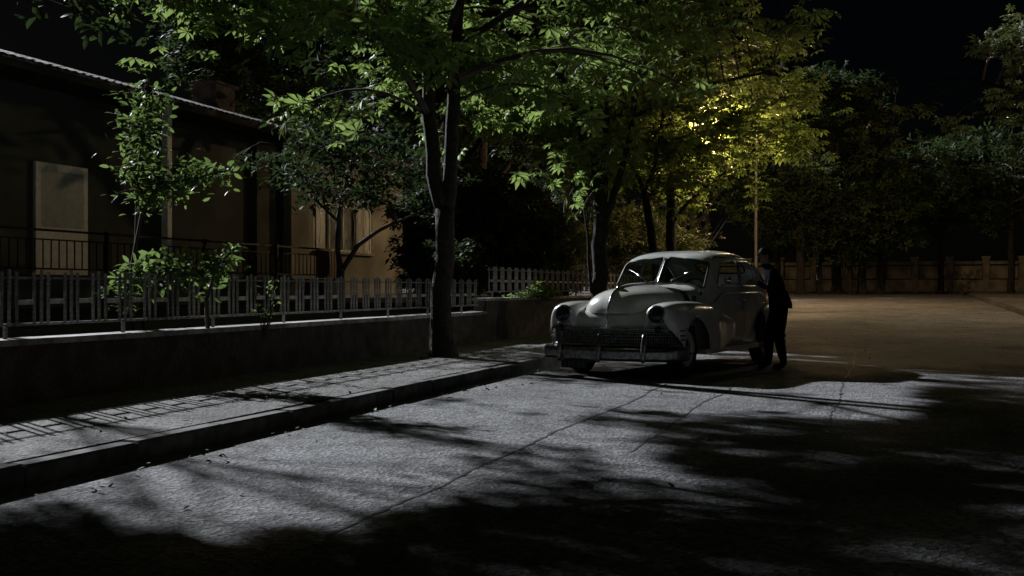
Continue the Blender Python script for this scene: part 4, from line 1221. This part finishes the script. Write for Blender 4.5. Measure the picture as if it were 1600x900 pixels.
# a thin rose bush caught by the light at the fence
rb = at(412, 490, 12.6); rb.z = .6
e = empty('rose_bush', rb, 0, 'thin sparse rose bush with pale leaves poking through the fence', 'bush')
mb = MB(); PP = []
for k in range(7):
    a = random.uniform(0, 6.28); tip = Vector((random.uniform(-.18, .18), random.uniform(-.12, .02), random.uniform(.35, .72)))
    pts = [Vector((0,0,0)), tip * .5 + Vector((.03*math.cos(a), .03*math.sin(a), .02)), tip]; mb.tube(pts, [.009, .007, .004], 5)
    for j in range(9): PP.append(np.array(tip * random.uniform(.45, 1.0)) + rng.normal(0, .035, 3))
mb.build('stems', M['twig'], e); scatter('foliage', np.array(PP), rng.uniform(.04, .075, len(PP)), OVAL, .9, M['leaf3'], e)

# big tree added beyond the left edge so its crown shades the near street
lb = W(7.6, 12.0, .6)
tree('garden_tree', lb,
     [[(0,0,0,.2),(0,0,2.0,.16),(.1,.0,4.2,.12),(.2,.1,7.5,.05)],
      [(.0,0,3.0,.08),(1.2,-.6,4.6,.06),(2.2,-1.4,5.6,.03)], [(.0,0,3.2,.08),(-1.4,.6,4.8,.06),(-2.2,1,5.8,.03)], [(.05,0,3.6,.07),(-.4,-1.6,5.2,.05),(-.6,-2.8,5.8,.03)]],
     (0, -.3, 5.9, 3.3, 3.3, 2.5), 'tall leafy tree added beyond the left edge to shade the street', T=OVAL, lm='leaf2', lsize=(.12, .22), tilt=.8,
     nclump=60, nleaf=60, clump_r=.8, seed=51, keep=clear_view, extra=shade_points(50, lb, (0,-.3,5.9,3.3,3.3,2.5), (4.0, 8.0), 6, [0,1,1,4]))
nb = W(2.6, 10.4, .6)  # unseen tree added left of the camera to shade the near road
tree('garden_tree', nb,
     [[(0,0,0,.2),(0,0,2.0,.16),(.1,.0,4.2,.12),(.2,.1,7.5,.05)],
      [(.0,0,3.0,.08),(1.2,-.6,4.6,.06),(2.2,-1.4,5.6,.03)], [(.0,0,3.2,.08),(-1.4,.6,4.8,.06),(-2.2,1,5.8,.03)]],
     (0, 0, 5.6, 3.6, 3.6, 2.9), 'unseen tree added left of the camera to shade the near road', T=OVAL, lm='leaf2', lsize=(.14, .24), tilt=.8,
     nclump=60, nleaf=50, clump_r=.85, seed=52, extra=shade_points(42, nb, (0,0,5.6,3.6,3.6,2.9), (3.5, 8.0), 7, [0,1,1]))

sb = W(10.8, 12.6, .6)  # tree added for its high boughs, which shade the near road
tree('garden_tree', sb,
     [[(0,0,0,.10),(0,0,2.0,.08),(.1,.0,4.2,.06),(.2,.1,6.8,.03)],
      [(.0,0,3.6,.04),(1.2,-.6,4.8,.03),(2.2,-1.4,5.6,.02)], [(.0,0,3.8,.04),(.4,-1.6,5.2,.03),(.6,-2.8,5.8,.02)]],
     (.4, -1.2, 5.6, 3.4, 3.4, 2.6), 'slim tree added at the left edge, its high boughs shade the road', T=OVAL, lm='leaf2', lsize=(.14, .24), tilt=.8,
     nclump=6, nleaf=70, clump_r=.7, seed=53, keep=clear_view, extra=shade_points(75, sb, (.4,-1.2,5.6,3.4,3.4,2.6), (4.0, 8.0), 16, [0, 0, 0, 1]))

# tall trees added further up the street to keep the moon off the far road
for i, (s_, t_, hh, lab) in enumerate([(37.5, 14.0, 16, 'tall tree added behind the two orange-lit chestnuts to block the moon'), (47, 17.5, 16.5, 'tall tree added behind the lamp pole to block the moon'),
                                  (56, 16.0, 16.5, 'tall tree added nearest the junction to block the moon'), (43, 26, 19, 'tallest tree added at the back of the gardens to block the moon'),
                                  (80, 13, 17, 'tall tree added behind the boundary wall to block the moon, left one'), (83, 22, 17.5, 'tall tree added behind the boundary wall to block the moon, farthest left one'), (79, 4, 16, 'tall tree added behind the boundary wall to block the moon, right one'), (70, 26, 17, 'tall tree added at the left corner of the cross street to block the moon'),
   (92, 14, 18, 'tall tree added farthest back beyond the boundary wall to block the moon'), (72.9, 11, 17, 'tall tree added on the far pavement to block the moon, nearer the street'), (72.9, 19, 17, 'tall tree added on the far pavement to block the moon, farther from the street'), (58.5, 9.6, 15, 'tall tree added at the near corner of the cross street to block the moon'),
   (29.5, 12.0, 14, 'tall tree added behind the big chestnut trunk to block the moon')]):
    tree('moon_block_tree', W(s_, t_, .8), [[(0,0,0,.25),(0,0,3,.2),(.1,0,6,.15),(0,.1,hh*.9,.05)], [(0,0,3.4,.1),(1.8,.4,6,.05),(2.8,.6,7.5,.02)], [(0,0,3.8,.1),(-1.8,-.4,6.4,.05),(-2.8,-.6,7.6,.02)]],
         (0, 0, hh * .68, 4.6, 4.6, hh * .30), lab, 'tree', 'trees added to block the moon', T=SPRAY, lm='leaf2', lsize=(.26, .46), tilt=.9, nclump=130, nleaf=52, clump_r=1.15, seed=70 + i)

# ------------------------------------------------------------------ street lamps
def lamp(s, t, arm, h, power, label, col=(1.0, 0.66, 0.33)):
    g = gz(s) + KH
    e = empty('street_lamp', W(s, t, g), RZ, label, 'street lamp', 'street lamps')
    mb = MB(); mb.tube([(0,0,0),(0,0,.5),(0,0,.52),(0,0,h - .4),(0,math.copysign(.15, arm),h - .08),(0,arm,h + .1)], [.095,.09,.065,.05,.045,.035], 10); mb.build('pole', M['pole'], e, True)
    mb = MB(); d = math.copysign(1, arm)
    secs = []
    for i in range(9):
        f = i / 8; w = .13 * math.sin(PI * min(1, .12 + f * .95)) ** .6 + .02
        secs.append([(w * math.cos(a), arm + d * (-.08 + .62 * f), h + .10 + (.09 * max(0, math.sin(a)) * (1.1 - f * .5)) + .01) for a in [2*PI*k/12 for k in range(12)]])
    mb.loft(secs, True, 0, True, True); hd = mb.build('lamp_head', M['pole'], e, True)
    mb = MB(); mb.lathe([(0.0,-.05),(.06,-.04),(.085,-.01),(.09,.02)], 16, 'z', (0, arm + d * .24, h + .075)); mb.build('bulb_glass', M['sodium'], hd, True)
    ld = bpy.data.lights.new('sodium_light', 'POINT'); ld.energy = power; ld.color = col; ld.shadow_soft_size = .10
    lo = bpy.data.objects.new('sodium_light', ld); COL.objects.link(lo); lo.parent = hd; lo.location = (0, arm + d * .24, h - .02); lo.rotation_euler = (0, 0, 0)
    return e
pA = at(1181, 450, 45.0); sA, tA = ST(pA.x, pA.y)
lamp(34.2, 6.2, -1.0, 5.9, 1000, 'street lamp among the orange-lit leaves, its pole behind the straight slim chestnut')
lamp(sA, tA, -.7, 7.6, 2100, 'street lamp whose slim pole stands behind the person, its head hidden in leaves')
lamp(35.0, -5.3, .8, 7.2, 600, 'street lamp on the opposite pavement just beyond the right edge', (1.0, 0.77, 0.5))
lamp(67.0, 12.0, -1.0, 7.0, 260, 'street lamp at the cross street hidden behind the trees')

# overhead cables above the gardens
def cable(a, b, sag, label):
    a, b = Vector(a), Vector(b); n = 24
    mb = MB(); mb.tube([(a.lerp(b, i / n) - a) - Vector((0, 0, sag * 4 * (i / n) * (1 - i / n))) for i in range(n + 1)], .012, 5)
    mb.build('overhead_cable', M['cable'], None, True, label=label, cat='cable', group='overhead cables', loc=a)
cable(at(560, 300, 42), at(1120, 205, 46), .5, 'upper thin overhead cable in the dark gap between the trees')
cable(at(560, 320, 42), at(1120, 240, 46), .5, 'lower thin overhead cable in the dark gap between the trees')

# ------------------------------------------------------------------ the far side of the cross street
M['farwall'] = mat("far_wall_render", (0.22, 0.19, 0.15), 0.9, var=0.35, scale=1.5)
fw = empty('boundary_wall', W(74.0, 0, gz(74) + KH), RZ, 'pale boundary wall with pillars across the far junction', 'wall')
mb = MB(); mb.box(0, .25, -40, 50, 0, .75); mb.build('base_wall', M['farwall'], fw)
p = MB(); p.box(-.06, .32, -.2, .2, 0, 2.1); p.box(-.1, .36, -.25, .25, 2.101, 2.22); pme = p.mesh('pillar', M['farwall'])
b = MB(); b.box(.1, .14, 0, 1.62, .1, .9); b.box(.1, .14, 0, 1.62, 1.0, 1.2); bme = b.mesh('panel', M['farwall'])
for i in range(-18, 22):
    link('pillar', pme, fw, loc=(0, i * 2.1, 0)); link('panel', bme, fw, loc=(0, i * 2.1 + .24, .72))
for i, (px, w, hgt) in enumerate([(1251, .26, 8), (1281, .13, 7), (1307, .32, 9), (1328, .12, 6), (1347, .26, 8), (1215, .2, 8)]):
    Y = 60 + i % 3 * 2.2; b = Vector(((px - 800) / FPX * Y, Y, gz(62) + .05))
    lb_ = ['thick dark trunked tree left of centre at the junction', 'thin dark tree second from the left at the junction', 'thickest dark trunked tree at the middle of the junction',
           'thinnest tree between two thick trunks at the junction', 'dark forked tree at the right of the junction', 'dark tree behind the person at the junction'][i]
    tree('junction_tree', b, [[(0,0,0,w/1),(0,0,2.2,w*.8),(.1,0,hgt*.6,w*.5),(.1,.1,hgt,.05)], [(0,0,2.4,w*.5),(.9 if i % 2 else -.9,0,hgt*.6,.05)]],
         (0, 0, hgt * .62, 2.6, 2.4, hgt * .30), lb_, group='trees at the junction', T=SPRAY, lm='leaf2', lsize=(.22, .4), tilt=.9, nclump=46, nleaf=34, clump_r=1.0, seed=60 + i, bm='bark')
for i, (px, Y, hgt, hw, lab) in enumerate([(1375, 62, 7, 2.6, 'yellowish lit tree at the right end of the junction'), (1470, 66, 10, 4, 'broad dark tree beyond the right edge of the junction'),
                                      (1580, 60, 10, 4, 'second broad dark tree beyond the right edge')]):
    b = Vector(((px - 800) / FPX * Y, Y, gz(62) + .05))
    tree('junction_tree', b, [[(0,0,0,.2),(0,0,2.6,.16),(.1,0,hgt*.6,.1),(.1,.1,hgt*.9,.04)]],
         (0, 0, hgt * .66, hw, hw, hgt * .3), lab, group='trees at the junction', T=SPRAY, lm='leaf' if i == 0 else 'leaf2', lsize=(.22, .38), tilt=.9, nclump=60, nleaf=34, clump_r=1.0, seed=80 + i)
# opposite side of the street, right of the camera
ow = empty('opposite_wall', W(-10, -7.0, 0), RZ, 'plain plastered wall along the opposite pavement', 'wall')
mb = MB(); mb.box(0, 68, -.25, 0, -.2, 1.5); mb.build('wall_face', M['plaster'], ow)
mb = MB(); mb.box(-.02, 68.02, -.3, .05, 1.501, 1.58); mb.build('coping', M['coping'], ow)

# leaves blown against the kerb and over the pavement
M['deadleaf'] = mat("fallen_leaf", (0.10, 0.085, 0.05), 0.8, var=0.5, scale=40)
fl = []
for k in range(420):
    s_ = random.uniform(3.5, 26); q = random.random()
    t_ = TK - abs(random.gauss(0, .35)) - .05 if q < .45 else (random.uniform(TK + .2, TW - .05) if q < .8 else random.uniform(-3, TK))
    fl.append(W(s_, t_, gz(s_) + (KH if t_ > TK else 0) + .022))
fo = scatter('fallen_leaves', np.array(fl), rng.uniform(.03, .085, len(fl)), OVAL, .35, M['deadleaf'], None, 'stuff')
tag(fo, 'scattered small fallen leaves on the road and pavement', 'leaves')

# a tree on the opposite pavement whose boughs hang into the dark upper right
ob = W(28.5, -5.6, gz(28.5) + KH)
tree('street_tree', ob, [[(0,0,0,.2),(0,0,2.6,.16),(-.1,0,4.6,.12),(-.2,.1,7.6,.04)], [(-.05,0,4.0,.07),(-1.8,.3,5.3,.05),(-3.6,.6,5.9,.03),(-5.2,.8,5.8,.015)], [(0,0,3.4,.07),(1.2,.2,5.2,.04),(2.2,.4,6,.02)]],
     (-.6, 0, 6.2, 3.4, 3.0, 2.2), 'dark tree on the opposite pavement with boughs hanging into the upper right', 'tree', T=PALM, lm='leaf4', lsize=(.18, .3), tilt=.6, nclump=60, nleaf=24, clump_r=.75, seed=97,
     extra=rel(ob, [(1335,215,27,.5),(1350,235,27,.45),(1370,200,27,.6),(1392,232,27.3,.5),(1360,150,27,.6),(1400,180,27,.6),(1440,170,27.3,.7),(1480,190,27.5,.7),(1385,130,27,.6),(1330,180,27,.4)], .75))
